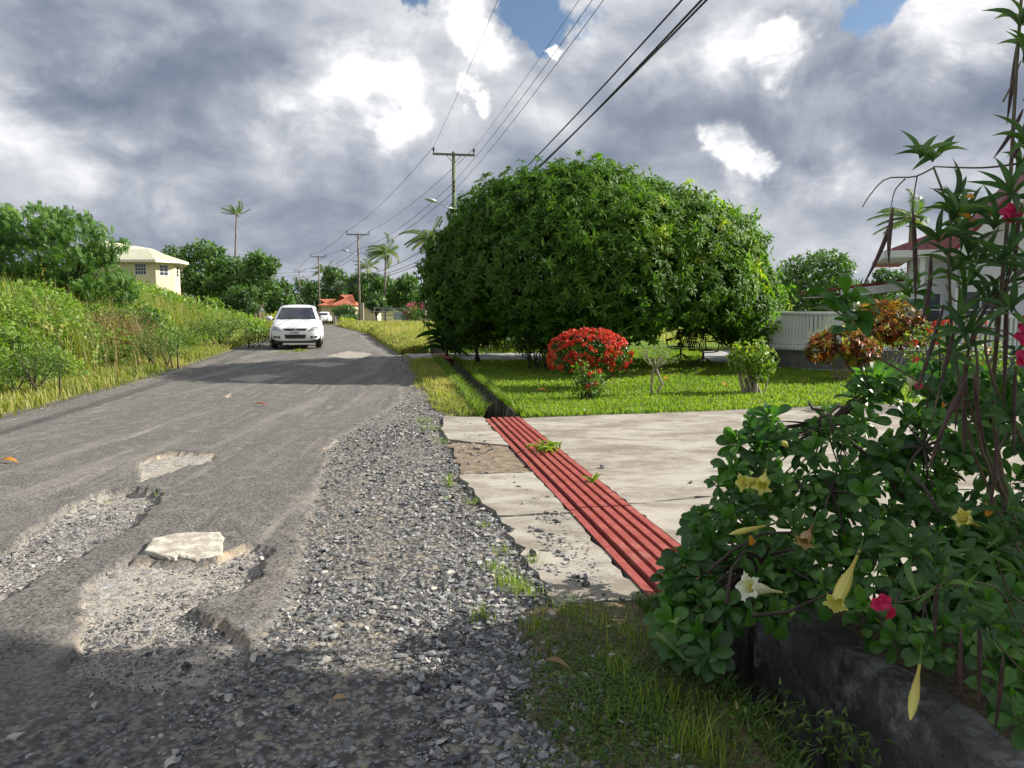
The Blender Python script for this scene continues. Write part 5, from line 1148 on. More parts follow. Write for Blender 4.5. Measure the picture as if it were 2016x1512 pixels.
# plinth with curved end, white kerb and porch floor
pts = []
pc = lx(1640, 19.6)
for a in np.linspace(math.pi / 2, math.pi * 1.5, 15): pts.append((pc + 1.75 * math.cos(a), 1.0 + 2.5 * math.sin(a)))
pts += [(XW + 17, -1.5), (XW + 17, 3.5)]
poly_prism(pts[:15] + [(XW + 17, -1.5), (XW + 17, -.6), (pc + .3, -.6), (pc + .3, 3.5)], -.3, .47).build('plinth', M['plinth'], hr)
pk = [(x * 1 + (x - 0) * 0 - (.03 if x < 0 else 0), y - .03 if y < 1 else y + .03) for x, y in pts]
poly_prism(pk[:15] + [(XW + 17, -1.53), (XW + 17, -.6), (pc + .3, -.6), (pc + .3, 3.53)], .472, .53).build('kerb', M['white'], hr)
m = MB(); bal = [p for p in pts[:15]]
for k in range(len(bal) - 1):
    a, b_ = np.array(bal[k]), np.array(bal[k + 1]); L_ = np.hypot(*(b_ - a)); nn = max(1, int(L_ / .085))
    for q in range(nn):
        p = a + (b_ - a) * (q + .5) / nn; p = p * .97 + np.array([pc, 1.0]) * .03
        m.box(p[0] - .038, p[0] + .038, p[1] - .015, p[1] + .015, .53, 1.36)
m.build('balusters', M['white'], hr)
m = MB(); q = np.array(bal) * .97 + np.array([pc, 1.0]) * .03; m.tube(np.c_[q, np.full(len(q), 1.39)], .05, 8); m.tube(np.c_[q, np.full(len(q), .62)], .03, 6); m.build('handrail', M['white'], hr)
m = MB(); x = lx(1900, 19)
while x < XW + 14:
    if True: m.box(x, x + .05, -1.40, -1.35, .53, 1.28)
    x += .115
m.box(lx(1900, 19), XW + 14, -1.42, -1.33, 1.28, 1.36); m.build('balusters', M['white'], hr)
m = MB(); m.box(lx(1935, 18.9), XW + 14, -1.30, -1.27, .56, 1.26); m.build('railing_panel', M['hwall'], hr)
# porch roof extending left
pz0 = at(1640, 566, 25).z - o0.z; pz1 = at(1790, 540, 25).z - o0.z; xa, xb = lx(1636, 25), lx(1800, 25)
build_uv([(xa, 4.0, pz0), (xb + 1.5, 4.0, pz1 + .1), (xb + 1.5, 7.5, pz1 - .05), (xa, 7.5, pz0 - .1)], [(0, 1, 2, 3)], M['redroof'], 'porch_roof', hr, .08)
dv = Vector((xb - xa + 1.5, 0, pz1 + .1 - pz0)); M4 = Matrix.Translation(Vector((xa, 3.95, pz0))) @ Matrix.Rotation(-math.atan2(dv.z, dv.x), 4, 'Y'); m = MB(); m.box(0, dv.length, 0, .04, -.34, -.09, M4); m.build('fascia', M['white'], hr)
build_uv([(xa + .1, 4.02, pz0 - .3), (xb + 1.5, 4.02, pz1 - .25), (xb + 1.5, 7.4, pz1 - .25), (xa + .1, 7.4, pz0 - .3)], [(3, 2, 1, 0)], M['creamtrim'], 'porch_ceiling', hr, .02)
for px in (1650, 1760): m = MB(); m.tube([(lx(px, 24.8), 4.25, .0), (lx(px, 24.8), 4.25, pz0 - .25)], .06, 8); m.build('porch_post', M['white'], hr)
# low slatted bench against the porch edge
# ------------------------------------------------------------------ garden seats on star feet
def seat(px, py, rz, label):
    x, y = pg(px, py); r = empty('garden_chair', (x, y, float(ground_z(x, y, False))), label, 'chair', 'two wrought garden chairs under the mango', rz=rz); m = MB()
    for k in range(5):
        a = k * 2 * math.pi / 5 + .3; c_, s_ = math.cos(a), math.sin(a)
        m.tube([(0, 0, .2), (c_ * .1, s_ * .1, .18), (c_ * .24, s_ * .24, .10), (c_ * .33, s_ * .33, .015), (c_ * .36, s_ * .36, .03)], [.025, .022, .018, .016, .016], 6)
    m.tube([(0, 0, .18), (0, 0, .36)], .03, 8); m.build('base', M['iron'], r, smooth=True)
    m = MB()
    for k in range(8): q = -.24 + k * .065; m.box(q, q + .045, -.26, .26, .395 + .02 * abs(k - 3.5) / 3.5, .415 + .02 * abs(k - 3.5) / 3.5)
    m.tube([(-.28, -.27, .40), (-.1, -.28, .37), (.1, -.28, .37), (.28, -.27, .40)], .016, 6); m.tube([(-.28, .27, .40), (.28, .27, .40)], .016, 6); m.build('seat', M['iron'], r)
    m = MB()
    for k in range(7): q = -.22 + k * .07; m.tube([(q, .26, .42), (q, .33, .62), (q * .9, .4, .84)], .012, 5)
    m.tube([(-.26, .25, .40), (-.27, .33, .65), (-.2, .4, .86), (0, .42, .92), (.2, .4, .86), (.27, .33, .65), (.26, .25, .40)], .018, 6); m.build('backrest', M['iron'], r, smooth=True)
    for s_ in (-1, 1): m = MB(); m.tube([(s_ * .28, -.24, .41), (s_ * .3, -.27, .6), (s_ * .3, -.1, .645), (s_ * .29, .3, .63)], .018, 6); m.build('armrest', M['iron'], r, smooth=True)
    return r
seat(1384, 722, .35, 'nearer wrought garden chair on star-shaped foot under the mango')
seat(1340, 713, -.9, 'garden chair set further back with its side turned, left of the nearer one')
# blue garden lamp under the tree
x, y = pg(958, 702); r = empty('garden_lamp', (x, y, float(E_(y)) - .02), 'small blue lamp on a thin white stake under the mango', 'garden lamp')
m = MB(); m.tube([(0, 0, 0), (0, 0, .36)], .012, 6); m.build('stake', M['white'], r); m = MB(); m.tube([(0, 0, .36), (0, 0, .40), (0, 0, .46), (0, 0, .49)], [.03, .06, .06, .02], 10); m.build('lamp_head', M['blue'], r, smooth=True)

# ------------------------------------------------------------------ utility poles and wires
def upole(px, pytop, Y, label, mat='pole', lamp=None, x=None, z=None):
    c = at(px, pytop, Y) if x is None else Vector((x, Y, z)); g0 = float(ground_z(c.x, Y, False)); h = c.z - g0
    r = empty('utility_pole', (c.x, Y, g0), label, 'utility pole', 'utility poles along the road', rz=.17); m = MB()
    m.tube([(0, 0, -.5), (0, 0, h * .5), (0, 0, h + .12)], [.15, .125, .1], 10); m.build('pole', M[mat], r, smooth=True)
    m = MB(); m.box(-1.2, 1.2, -.16, -.08, h - .12, h); m.build('crossarm', M['pole'], r)
    m = MB(); m.tube([(-.42, -.12, h - .1), (0, -.1, h - .55)], .02, 5); m.tube([(.42, -.12, h - .1), (0, -.1, h - .55)], .02, 5); m.build('brace', M['galv'], r)
    for s_ in (-1, 1): m = MB(); m.tube([(s_ * 1.15, -.12, h), (s_ * 1.15, -.12, h + .1), (s_ * 1.15, -.12, h + .12), (s_ * 1.15, -.12, h + .2), (s_ * 1.15, -.12, h + .22), (s_ * 1.15, -.12, h + .3)], [.02, .03, .075, .05, .08, .05], 8); m.build('insulator', M['ceramic'], r)
    for zz in (h - 1.6, h - 1.85, h - 2.1, h - 4.4): m = MB(); m.box(-.05, .05, -.19, -.1, zz - .06, zz + .06); m.build('cable_bracket', M['ceramic'], r)
    if lamp:
        la = lamp; m = MB(); m.tube([(0, -.12, h - la), (-.5, -.2, h - la + .1), (-1.05, -.35, h - la + .33)], .028, 6); a_ = m.build('lamp_arm', M['galv'], r, smooth=True)
        m = MB(); m.tube([(-1.0, -.33, h - la + .32), (-1.2, -.38, h - la + .4), (-1.5, -.45, h - la + .47), (-1.68, -.5, h - la + .46)], [.05, .1, .11, .04], 10); m.build('lamp_head', M['galv'], a_, smooth=True)
    return c
C1 = upole(893, 303, 45, 'tall greenish pole rising behind the left shoulder of the mango', 'polegreen', 3.1)
C2 = upole(705, 461, 83, 'utility pole at the road bend beside the concrete post', 'pole', 2.2)
C3 = upole(627, 505, 121, 'smaller utility pole just right of the white suv roof', 'pole')
C4 = upole(589, 533, 182, 'smallest and farthest utility pole above the white suv', 'pole')
C0 = upole(0, 0, -1.5, 'utility pole beside the house behind the viewpoint', 'pole', x=5.4, z=10.9)
def wire(a, b_, sag, rad, label, n=26):
    a, b_ = np.array(a), np.array(b_); s_ = np.linspace(0, 1, n)[:, None]; P = a + (b_ - a) * s_; P[:, 2] -= (sag * 4 * s_ * (1 - s_))[:, 0]
    m = MB(); m.tube(P, rad, 5, cap=False); tag(m.build('overhead_wire', M['wire'], smooth=True), label, 'wire', 'overhead wires along the road')
def arm(C, dx, dz=.3): return (C.x + dx * math.cos(.17), C.y + dx * math.sin(.17) - .12, C.z + dz)
cn = [(C0, C1, 'overhead from behind the camera to the mossy pole'), (C1, C2, 'from the mossy pole to the bend pole'), (C2, C3, 'from the bend pole to the next pole'), (C3, C4, 'between the two farthest poles')]
for k, (a, b_, w) in enumerate(cn):
    rr = .008 + .006 * k; sg = .5
    wire(arm(a, -1.15), arm(b_, -1.15), sg, rr, 'thin wire on the road-side insulators ' + w)
    wire(arm(a, 1.15), arm(b_, 1.15), sg, rr, 'thin wire on the house-side insulators ' + w)
    for q, (dz, nm) in enumerate([(-1.6, 'upper'), (-2.1, 'lower')]): wire((a.x + .05, a.y - .19, a.z + dz + (0 if k else -.2 + .3 * q)), (b_.x, b_.y - .19, b_.z + dz), sg * 1.2, rr * 1.1, nm + ' thin service wire ' + w)
    if k < 3:
        for q, (dz, dx, nm) in enumerate([(-4.3, -.05, 'single thick black cable'), (-4.85, .25, 'upper of two paired thick cables'), (-5.0, .4, 'lower of two paired thick cables')]):
            wire((a.x + (-.70 - .2 * q - .15 * (q == 2) if k == 0 else dx * .4), a.y - .19, a.z + dz), (b_.x, b_.y - .19, b_.z - 4.4 - .07 * q), sg * (1.1 + .2 * q), .016 + .006 * k, nm + ' ' + w)
wire((C4.x, C4.y, C4.z - 1), (-130, 190, 9), 1.5, .03, 'faint wire running left from the farthest pole')
wire((C3.x, C3.y, C3.z - 2.3), (-100, 128, 8.5), 1.0, .022, 'faint wire running left from the second farthest pole')

# ------------------------------------------------------------------ fence, post and sheets at the bend
cx_ = gx(714, 79); m = MB(); m.box(-.17, .17, -.15, .15, -.3, at(714, 597, 79).z - cx_[2]); m.box(-.14, .14, -.12, .12, at(714, 597, 79).z - cx_[2], at(714, 597, 79).z - cx_[2] + .05); o = m.build('concrete_post', M['concpost']); o.location = cx_; tag(o, 'square pale concrete post next to the bend pole', 'post')
cx_ = gx(661, 86); m = MB(); m.box(-.09, .09, -.08, .08, -.2, .95); o = m.build('stub_post', M['concpost']); o.location = cx_; tag(o, 'short pale marker post beside the far white sedan', 'post')
r = empty('pipe_fence', gx(780, 78), 'pipe-rail fence with open mesh beyond the golden grass', 'fence'); g0 = gx(780, 78)
def fxz(px, py): c = at(px, py, 78); return (c.x - g0[0], 0, c.z - g0[2])
def rail(p, q, rad=.035): m = MB(); m.tube([p, q], rad, 6); return m
rail(fxz(722, 613), fxz(866, 616)).build('rail', M['galv'], r); rail(fxz(736, 606), fxz(800, 608)).build('rail', M['galv'], r); rail(fxz(736, 628), fxz(800, 628)).build('rail', M['galv'], r)
for px, t_ in ((737, 605), (756, 610), (780, 607), (800, 607), (826, 614), (850, 614)): rail(fxz(px, t_), fxz(px, 634), .045).build('fence_post', M['galv'], r)
m = MB(); 
for k in range(40): x = fxz(737, 0)[0] + k * .085; m.tube([(x, .02, .1), (x, .02, fxz(737, 607)[2])], .006, 3, cap=False)
m.build('mesh_panel', M['galv'], r)
m = MB(); c = at(788, 622, 76); m.add([(-.65, 0, -.35), (.75, .1, -.4), (.8, .12, .42), (.1, .0, .38), (-.7, -.05, .30), (-.65, .04, -.35), (.75, .14, -.4), (.8, .16, .42), (.1, .04, .38), (-.7, -.01, .30)], [np.array([[0, 1, 2, 3, 4], [9, 8, 7, 6, 5]]), np.array([[0, 5, 6, 1], [1, 6, 7, 2], [2, 7, 8, 3], [3, 8, 9, 4], [4, 9, 5, 0]])]); o = m.build('metal_sheet', M['sheet']); o.location = c; tag(o, 'pale blue sheet leaning on the pipe fence', 'sheet')

# ------------------------------------------------------------------ cars
def make_body(sec, name, mat, parent, sub=2):
    """loft of half-sections; sec: list of (y, [(x,z)...]) from the bottom centre up over to the top centre"""
    n = len(sec[0][1]); V = []; Fc = []
    ring = n * 2 - 2
    for y, pr in sec:
        full = [(x, y, z) for x, z in pr] + [(-x, y, z) for x, z in pr[-2:0:-1]]; V += full
    for s_ in range(len(sec) - 1):
        for k in range(ring): a = s_ * ring + k; b_ = s_ * ring + (k + 1) % ring; Fc.append((a, b_, b_ + ring, a + ring))
    Fc.append(tuple(range(ring))[::-1]); Fc.append(tuple((len(sec) - 1) * ring + k for k in range(ring)))
    me = bpy.data.meshes.new(name); me.from_pydata(V, [], Fc); me.materials.append(mat)
    for p in me.polygons: p.use_smooth = True
    o = bpy.data.objects.new(name, me); COL.objects.link(o); md = o.modifiers.new('s', 'SUBSURF'); md.levels = sub; md.render_levels = sub
    dg = bpy.context.evaluated_depsgraph_get(); ev_ = o.evaluated_get(dg); me2 = bpy.data.meshes.new_from_object(ev_); o.modifiers.clear(); o.data = me2
    bv = BVHTree.FromPolygons([v.co.copy() for v in me2.vertices], [tuple(p.vertices) for p in me2.polygons]); o.parent = parent
    return o, bv
def panel(name, corners, bvs, axis, mat, parent, nu=8, nv=4, off=.008):
    """patch of the body skin: corners given in the plane seen along axis; lies just proud of the body"""
    a, b_, c, d = [np.array(q, float) for q in corners]; V = []
    for j in range(nv + 1):
        for i in range(nu + 1):
            u, v = i / nu, j / nv; p = (a * (1 - u) + b_ * u) * (1 - v) + (d * (1 - u) + c * u) * v
            if axis[1]: org = Vector((p[0], -6 * axis[1], p[1]))
            else: org = Vector((-6 * axis[0], p[0], p[1]))
            dr_ = Vector(axis); best = None
            for bv in bvs:
                h = bv.ray_cast(org, dr_)
                if h[0] is not None and (best is None or h[3] < best[3]): best = h
            q = best[0] - dr_ * off if best else (Vector((p[0], V[-1][1] if V else -2, p[1])) if axis[1] else Vector((V[-1][0] if V else .8, p[0], p[1]))); V.append(tuple(q))
    m = MB(); Q = [(j * (nu + 1) + i, j * (nu + 1) + i + 1, (j + 1) * (nu + 1) + i + 1, (j + 1) * (nu + 1) + i) for j in range(nv) for i in range(nu)]
    m.add(V, [np.array(Q)]); return m.build(name, mat, parent, smooth=True)
def wheel(parent, x, y, rr, w=.2):
    m = MB(); s_ = 1 if x > 0 else -1; pr = [(-.5, .82), (-.5, .95), (-.4, 1.0), (.4, 1.0), (.5, .95), (.5, .82)]; n = 28; V = []
    for a in np.arange(n) * 2 * math.pi / n:
        for u, q in pr: V.append((x + u * w, y + rr * q * math.cos(a), rr + rr * q * math.sin(a)))
    k = np.arange(n)[:, None]; j = np.arange(5)[None]; m.add(V, [np.stack([k * 6 + j, k * 6 + j + 1, ((k + 1) % n) * 6 + j + 1, ((k + 1) % n) * 6 + j], -1).reshape(-1, 4)])
    wo_ = m.build('wheel', M['rubber'], parent, smooth=True); m = MB(); V = []; n = 20
    for k in range(5):
        a = k * 2 * math.pi / 5; M4 = Matrix.Translation((x + s_ * w * .42, y, rr)) @ Matrix.Rotation(a, 4, 'X'); m.box(-.015, .015, -.035, .035, .03, rr * .8, M4)
    th = np.arange(28) * 2 * math.pi / 28; Vd = [(x + s_ * w * .30, y + rr * .83 * math.cos(t), rr + rr * .83 * math.sin(t)) for t in th]; m.add(Vd, [np.array([list(range(28))])])
    m.build('rim', M['chrome'], wo_)
def text(body, size, loc, parent, rot, mat, name='lettering'):
    cu = bpy.data.curves.new(name, 'FONT'); cu.body = body; cu.size = size; cu.align_x = 'CENTER'; cu.align_y = 'CENTER'; cu.extrude = .002
    o = bpy.data.objects.new(name, cu); COL.objects.link(o); dg = bpy.context.evaluated_depsgraph_get(); me = bpy.data.meshes.new_from_object(o.evaluated_get(dg)); bpy.data.objects.remove(o)
    me.materials.append(mat) if not me.materials else None
    o = bpy.data.objects.new(name, me); COL.objects.link(o); o.location = loc; o.rotation_euler = rot; o.parent = parent; return o
def sect(w, zb, zm, zt, zc, wt): return [(0, zb), (w * .85, zb), (w, zb + .10), (w * 1.0, zm), (w * .97, zt), (wt, zt + (zc - zt) * .75), (0, zc)]
# compact suv (front towards -y)
x, y = hx(588, 29.0), 29.0
car = empty('parked_suv', (x, y, float(E_(y)) + .02), 'white compact suv facing the viewer at the left side of the road', 'car', rz=.22)
sec = [(-2.04, sect(.60, .36, .5, .62, .70, .42)), (-2.01, sect(.70, .28, .5, .68, .76, .5)), (-1.9, sect(.80, .25, .55, .76, .86, .56)), (-1.65, sect(.855, .26, .6, .84, .95, .6)), (-1.3, sect(.875, .28, .6, .92, 1.02, .62)), (-.95, sect(.88, .28, .6, .97, 1.06, .66)),
       (0, sect(.88, .28, .6, .99, 1.04, .7)), (1.2, sect(.88, .28, .6, 1.0, 1.04, .7)), (1.75, sect(.87, .28, .6, 1.0, 1.03, .66)), (1.98, sect(.82, .32, .6, .96, 1.0, .62)), (2.06, sect(.72, .4, .6, .88, .94, .55))]
bo_, bv1 = make_body(sec, 'body', M['carwhite'], car)
def csec(y, w, z, wb=.84, zb=.92): return (y, [(0, zb), (wb, zb), (wb - .03, zb + (z - zb) * .35), (w + .03, z - .06), (w - .05, z - .012), (w * .5, z + .018), (0, z + .025)])
cab, bv2 = make_body([csec(-1.12, .70, 1.0), csec(-1.06, .70, 1.03), csec(-.72, .67, 1.24), csec(-.40, .635, 1.43), csec(-.28, .62, 1.49), csec(-.1, .62, 1.52), csec(.6, .62, 1.55), csec(1.4, .61, 1.53), csec(1.68, .60, 1.48), csec(1.9, .62, 1.15), csec(1.99, .66, 1.0)], 'roof', M['carwhite'], car)
bvs = [bv1, bv2]; ax = (0, 1, 0)
panel('windscreen', [(-.69, 1.03), (.69, 1.03), (.545, 1.455), (-.545, 1.455)], bvs, ax, M['carglass'], car, 12, 8, .012)
for s_ in (-1, 1):
    panel('headlamp', [(s_ * .46, .63), (s_ * .80, .66), (s_ * .80, .80), (s_ * .56, .76)], bvs, ax, M['lens'], car, 8, 5)
    fl_ = panel('fog_lamp_recess', [(s_ * .50, .36), (s_ * .74, .38), (s_ * .76, .45), (s_ * .52, .45)], bvs, ax, M['blackplastic'], car, 5, 3)
    panel('fog_lamp', [(s_ * .58, .375), (s_ * .67, .38), (s_ * .67, .435), (s_ * .58, .435)], bvs, ax, M['lens'], fl_, 3, 3, .014)
    panel('side_window', [(-.62, 1.06), (.45, 1.05), (.40, 1.42), (-.30, 1.42)], [bv2], (-s_, 0, 0), M['carglass'], car, 6, 5, .012)
    panel('side_window', [(.52, 1.05), (1.5, 1.07), (1.36, 1.40), (.47, 1.42)], [bv2], (-s_, 0, 0), M['carglass'], car, 6, 5, .012)
    m = MB(); m.tube([(s_ * .80, -.72, 1.02), (s_ * .90, -.74, 1.03)], .025, 6); mo = m.build('wing_mirror', M['blackplastic'], car); m = MB()
    m.tube([(s_ * .87, -.76, 1.055), (s_ * .90, -.77, 1.06), (s_ * 1.03, -.75, 1.065), (s_ * 1.06, -.73, 1.06)], [.05, .085, .08, .04], 10); m.build('mirror_cap', M['carwhite'], mo, smooth=True)
    m = MB(); m.tube([(s_ * .60, -.05, 1.53), (s_ * .6, .1, 1.59), (s_ * .6, 1.2, 1.60), (s_ * .59, 1.4, 1.53)], .016, 6); m.build('roof_rail', M['blackplastic'], car)
    for yy_w in (-1.28, 1.22):
        wheel(car, s_ * .765, yy_w, .335)
        m = MB(); th = np.linspace(-.15, math.pi + .15, 15); m.tube([(s_ * .872, yy_w + .385 * math.cos(t), .335 + .385 * math.sin(t)) for t in th], .022, 6); m.build('wheel_arch', M['carwhite'], car, smooth=True)
gr_ = panel('grille', [(-.34, .64), (.34, .64), (.42, .715), (-.42, .715)], bvs, ax, M['blackplastic'], car, 8, 2, .01)
pn = [(.10, .035), (-.02, .055), (-.10, .02), (.0, -.005), (-.10, -.035), (.02, -.055), (.10, -.02), (.0, .005)]
m = MB(); m.add([(x_ * .75, -2.065, .678 + z_ * .62) for x_, z_ in pn] + [(x_ * .75, -2.05, .678 + z_ * .62) for x_, z_ in pn], [np.array([[0, 1, 2, 3], [4, 5, 6, 7], [3, 4, 7, 0]])]); m.build('badge', M['chrome'], gr_)
panel('lower_grille', [(-.33, .36), (.33, .36), (.37, .50), (-.37, .50)], bvs, ax, M['blackplastic'], car, 8, 3, .01)
m = MB(); m.box(-.16, .16, -2.075, -2.055, .535, .61); po = m.build('number_plate', M['plate'], car); text('PL 8009', .072, (0, -2.078, .572), po, (R(90), 0, 0), M['ink'])
m = MB(); m.box(-.70, .70, -1.95, 1.9, .20, .30); m.build('underbody', M['blackplastic'], car)
m = MB(); m.tube([(-.55, -1.08, 1.035), (.1, -1.14, 1.045)], .012, 5); m.tube([(.0, -1.12, 1.04), (.6, -1.05, 1.035)], .012, 5); m.build('wiper', M['blackplastic'], car)
m = MB(); m.box(.52, .60, -.925, -.915, 1.11, 1.15); m.build('tax_disc', M['sheet'], car)

# far sedan seen from behind (rear towards -y)
xs_ = hx(640.5, 94); sed = empty('parked_sedan', (xs_, 94, float(E_(94)) + .02), 'white sedan seen from behind at the far road bend', 'car', rz=.12)
sec = [(-2.18, sect(.66, .42, .55, .80, .88, .5)), (-2.12, sect(.78, .34, .55, .86, .95, .55)), (-1.9, sect(.84, .28, .6, .9, 1.0, .6)), (-1.4, sect(.87, .26, .6, .94, 1.03, .62)), (0, sect(.88, .26, .6, .92, 1.0, .66)), (1.2, sect(.88, .26, .6, .9, .98, .64)), (1.9, sect(.82, .26, .55, .76, .84, .58)), (2.15, sect(.66, .34, .5, .62, .7, .45))]
b1_, v1 = make_body(sec, 'body', M['carwhite'], sed, 2)
b2_, v2 = make_body([csec(-1.75, .62, .98, .78, .86), csec(-1.6, .62, 1.05, .8, .86), csec(-1.1, .58, 1.36, .82, .86), csec(-.8, .57, 1.43, .82, .86), csec(0, .57, 1.47, .82, .86), csec(.4, .57, 1.43, .82, .86), csec(1.0, .62, 1.12, .82, .86), csec(1.2, .64, .98, .82, .86)], 'roof', M['carwhite'], sed, 2)
panel('rear_window', [(-.58, 1.05), (.58, 1.05), (.48, 1.34), (-.48, 1.34)], [v1, v2], ax, M['carglass'], sed, 8, 5, .015)
for s_ in (-1, 1):
    panel('tail_lamp', [(s_ * .45, .82), (s_ * .78, .82), (s_ * .76, .93), (s_ * .5, .93)], [v1, v2], ax, M['redlens'], sed, 5, 3)
    panel('side_window', [(-1.0, 1.02), (.7, 1.02), (.4, 1.33), (-.8, 1.33)], [v2], (-s_, 0, 0), M['carglass'], sed, 6, 4, .012)
    for yw in (-1.3, 1.3): wheel(sed, s_ * .78, yw, .32)
    m = MB(); m.tube([(s_ * .86, .65, 1.0), (s_ * .9, .66, 1.01), (s_ * 1.02, .68, 1.01)], [.03, .07, .05], 8); m.build('wing_mirror', M['carwhite'], sed, smooth=True)
m = MB(); m.box(-.2, .2, -2.2, -2.185, .66, .76); m.build('number_plate', M['plate'], sed); m = MB(); m.box(-.66, .66, -2.15, 1.9, .18, .30); m.build('underbody', M['blackplastic'], sed)
#@@PART5
# ------------------------------------------------------------------ foreground chalice-vine shrub over the wall
BASE = np.array([2.25, 3.55, .08])
sv = empty('chalice_vine', tuple(BASE), 'broad-leaved shrub with large yellow trumpet flowers spilling over the grey wall', 'shrub')
def w2l(p, b_): return np.array(p, float) - b_
def sy(px, py): return 4.25 - (py - 740) / 510 * 1.15 - .55 * (px - 1400) / 616
ROS = [(1515, 828), (1490, 850), (1455, 880), (1550, 868), (1600, 892), (1660, 868), (1700, 770), (1720, 752), (1762, 748), (1830, 742), (1895, 752), (1960, 770), (2005, 760), (1700, 835), (1780, 828), (1850, 840), (1940, 850), (1998, 880),
       (1412, 958), (1438, 930), (1480, 1000), (1540, 958), (1600, 980), (1655, 935), (1700, 985), (1780, 950), (1825, 1012), (1398, 1072), (1425, 1030), (1500, 1062), (1560, 1045), (1620, 1042), (1700, 1062), (1760, 1082), (1830, 1085), (1335, 1142),
       (1378, 1185), (1430, 1205), (1488, 1140), (1560, 1130), (1620, 1160), (1722, 1140), (1785, 1180), (1850, 1160), (1905, 1120), (1328, 1285), (1368, 1255), (1400, 1300), (1550, 1205), (1322, 1230), (1480, 1210), (1800, 1255), (1850, 1300), (2003, 1345), (1930, 1200), (1998, 1185), (1985, 1010), (1700, 1200),
       (1640, 1100), (1580, 1090), (1740, 900), (1620, 830), (1890, 900), (1350, 1110), (1455, 1090), (1990, 1260), (1960, 1300), (1900, 1260), (1700, 1235), (1755, 1262), (1860, 1245), (1955, 1365), (2005, 1425), (1820, 1290)]
UP = [(1655, 605, 3.0), (1668, 630, 3.02), (1790, 590, 3.0), (1668, 655, 3.15)]
OUT = np.array([(1290, 1170), (1395, 970), (1400, 920), (1490, 815), (1600, 860), (1650, 790), (1700, 735), (1800, 725), (2030, 720), (2030, 1400), (1960, 1400), (1900, 1300), (1760, 1235), (1640, 1200), (1500, 1225), (1440, 1210), (1420, 1310), (1300, 1320)], float)
P = []; A = []; SC = []
for px, py in ROS:
    c = at(px, py, sy(px, py) + random.uniform(-.05, .05)); P.append(c); A.append((random.uniform(-.5, .3), -.62, .75)); SC.append(random.uniform(.65, 1.15))
for px, py, Y in UP: P.append(at(px, py, Y)); A.append((random.uniform(-.3, .3), -.3, .9)); SC.append(1.15 if py < 640 else .7)
n = 0
while n < 300:
    px, py = random.uniform(1290, 2040), random.uniform(720, 1400); ins = float(sdist(np.array([px]), np.array([py]), OUT)[0])
    if ins > -12: continue
    if 1860 < px and 915 < py < 1000 and random.random() < .8: continue
    if py > 1180 and px > 1660 and random.random() < .6: continue
    c = at(px, py, sy(px, py) + .08 + .75 * random.random() ** 1.4 * min(1, -ins / 60)); n += 1
    if c.z < .05: continue
    P.append(c); A.append((random.uniform(-.8, .5), random.uniform(-.8, .2), .7)); SC.append(random.uniform(.75, 1.1))
P = np.array([w2l(p, BASE) for p in P]); A = unit(np.array(A)); SC = np.array(SC)
per = 11; n = len(P); P2 = np.repeat(P, per, 0); A2 = np.repeat(A, per, 0); S2 = np.repeat(SC, per); q = np.tile(np.arange(per), n); ang = q * 2.39996 + np.repeat(rng.random(n) * 6.28, per)
ref = unit(np.cross(A2, np.array([0.3, 1., .1]))); ref2 = np.cross(A2, ref); lvl = q / per
t_ = ref * np.cos(ang)[:, None] + ref2 * np.sin(ang)[:, None]; el = .25 + .85 * (1 - lvl) + .12 * rng.normal(size=len(q))
D = A2 * (1.15 - el)[:, None] + t_ * np.clip(el + .25, .2, 1.3)[:, None]; D = unit(D + np.array([0, 0, -.15]) + .2 * rng.normal(size=D.shape)); keep = rng.random(len(q)) > .12
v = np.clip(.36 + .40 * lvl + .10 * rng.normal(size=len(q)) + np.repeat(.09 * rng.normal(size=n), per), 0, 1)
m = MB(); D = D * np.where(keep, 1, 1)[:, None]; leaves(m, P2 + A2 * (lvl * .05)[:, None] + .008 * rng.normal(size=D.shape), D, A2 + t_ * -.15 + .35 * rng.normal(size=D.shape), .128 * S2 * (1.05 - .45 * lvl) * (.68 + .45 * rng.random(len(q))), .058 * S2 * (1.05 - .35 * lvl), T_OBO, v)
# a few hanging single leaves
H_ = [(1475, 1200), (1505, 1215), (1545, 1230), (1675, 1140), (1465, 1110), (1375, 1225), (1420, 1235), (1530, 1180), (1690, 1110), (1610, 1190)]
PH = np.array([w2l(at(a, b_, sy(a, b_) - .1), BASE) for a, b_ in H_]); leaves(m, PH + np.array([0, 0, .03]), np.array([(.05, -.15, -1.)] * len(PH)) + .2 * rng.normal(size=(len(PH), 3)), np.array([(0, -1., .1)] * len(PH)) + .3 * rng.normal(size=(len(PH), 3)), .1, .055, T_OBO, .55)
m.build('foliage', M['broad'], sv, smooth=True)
m = MB()
hubs = [w2l(p, BASE) for p in [(1.5, 3.55, .75), (1.95, 3.6, .95), (2.35, 3.3, .85), (1.15, 3.45, .45), (1.75, 3.1, .55), (2.1, 2.9, .5), (1.65, 4.0, 1.0), (2.5, 3.9, 1.0)]]
roots = [(0, 0, 0), (.3, -.2, 0), (-.2, -.25, 0), (.1, .3, 0)]
for k, h in enumerate(hubs): limbs(m, np.array(roots[k % 4]) - np.array([0, 0, .15]), [h], .022, 10)
HB = np.array(hubs)
for k, p in enumerate(P):
    if len(ROS) <= k < len(ROS) + len(UP):
        q0 = w2l(at(*[(1712, 765, 3.7), (1712, 765, 3.7), (1850, 740, 3.7), (1712, 765, 3.7)][k - len(ROS)]), BASE); limbs(m, q0, [p], .0035, 8); continue
    if k < len(ROS) + len(UP) or k % 2 == 0: j = np.argmin(np.linalg.norm(HB - p, axis=1)); limbs(m, HB[j], [p], .0085 if k < 70 else .006, 7)
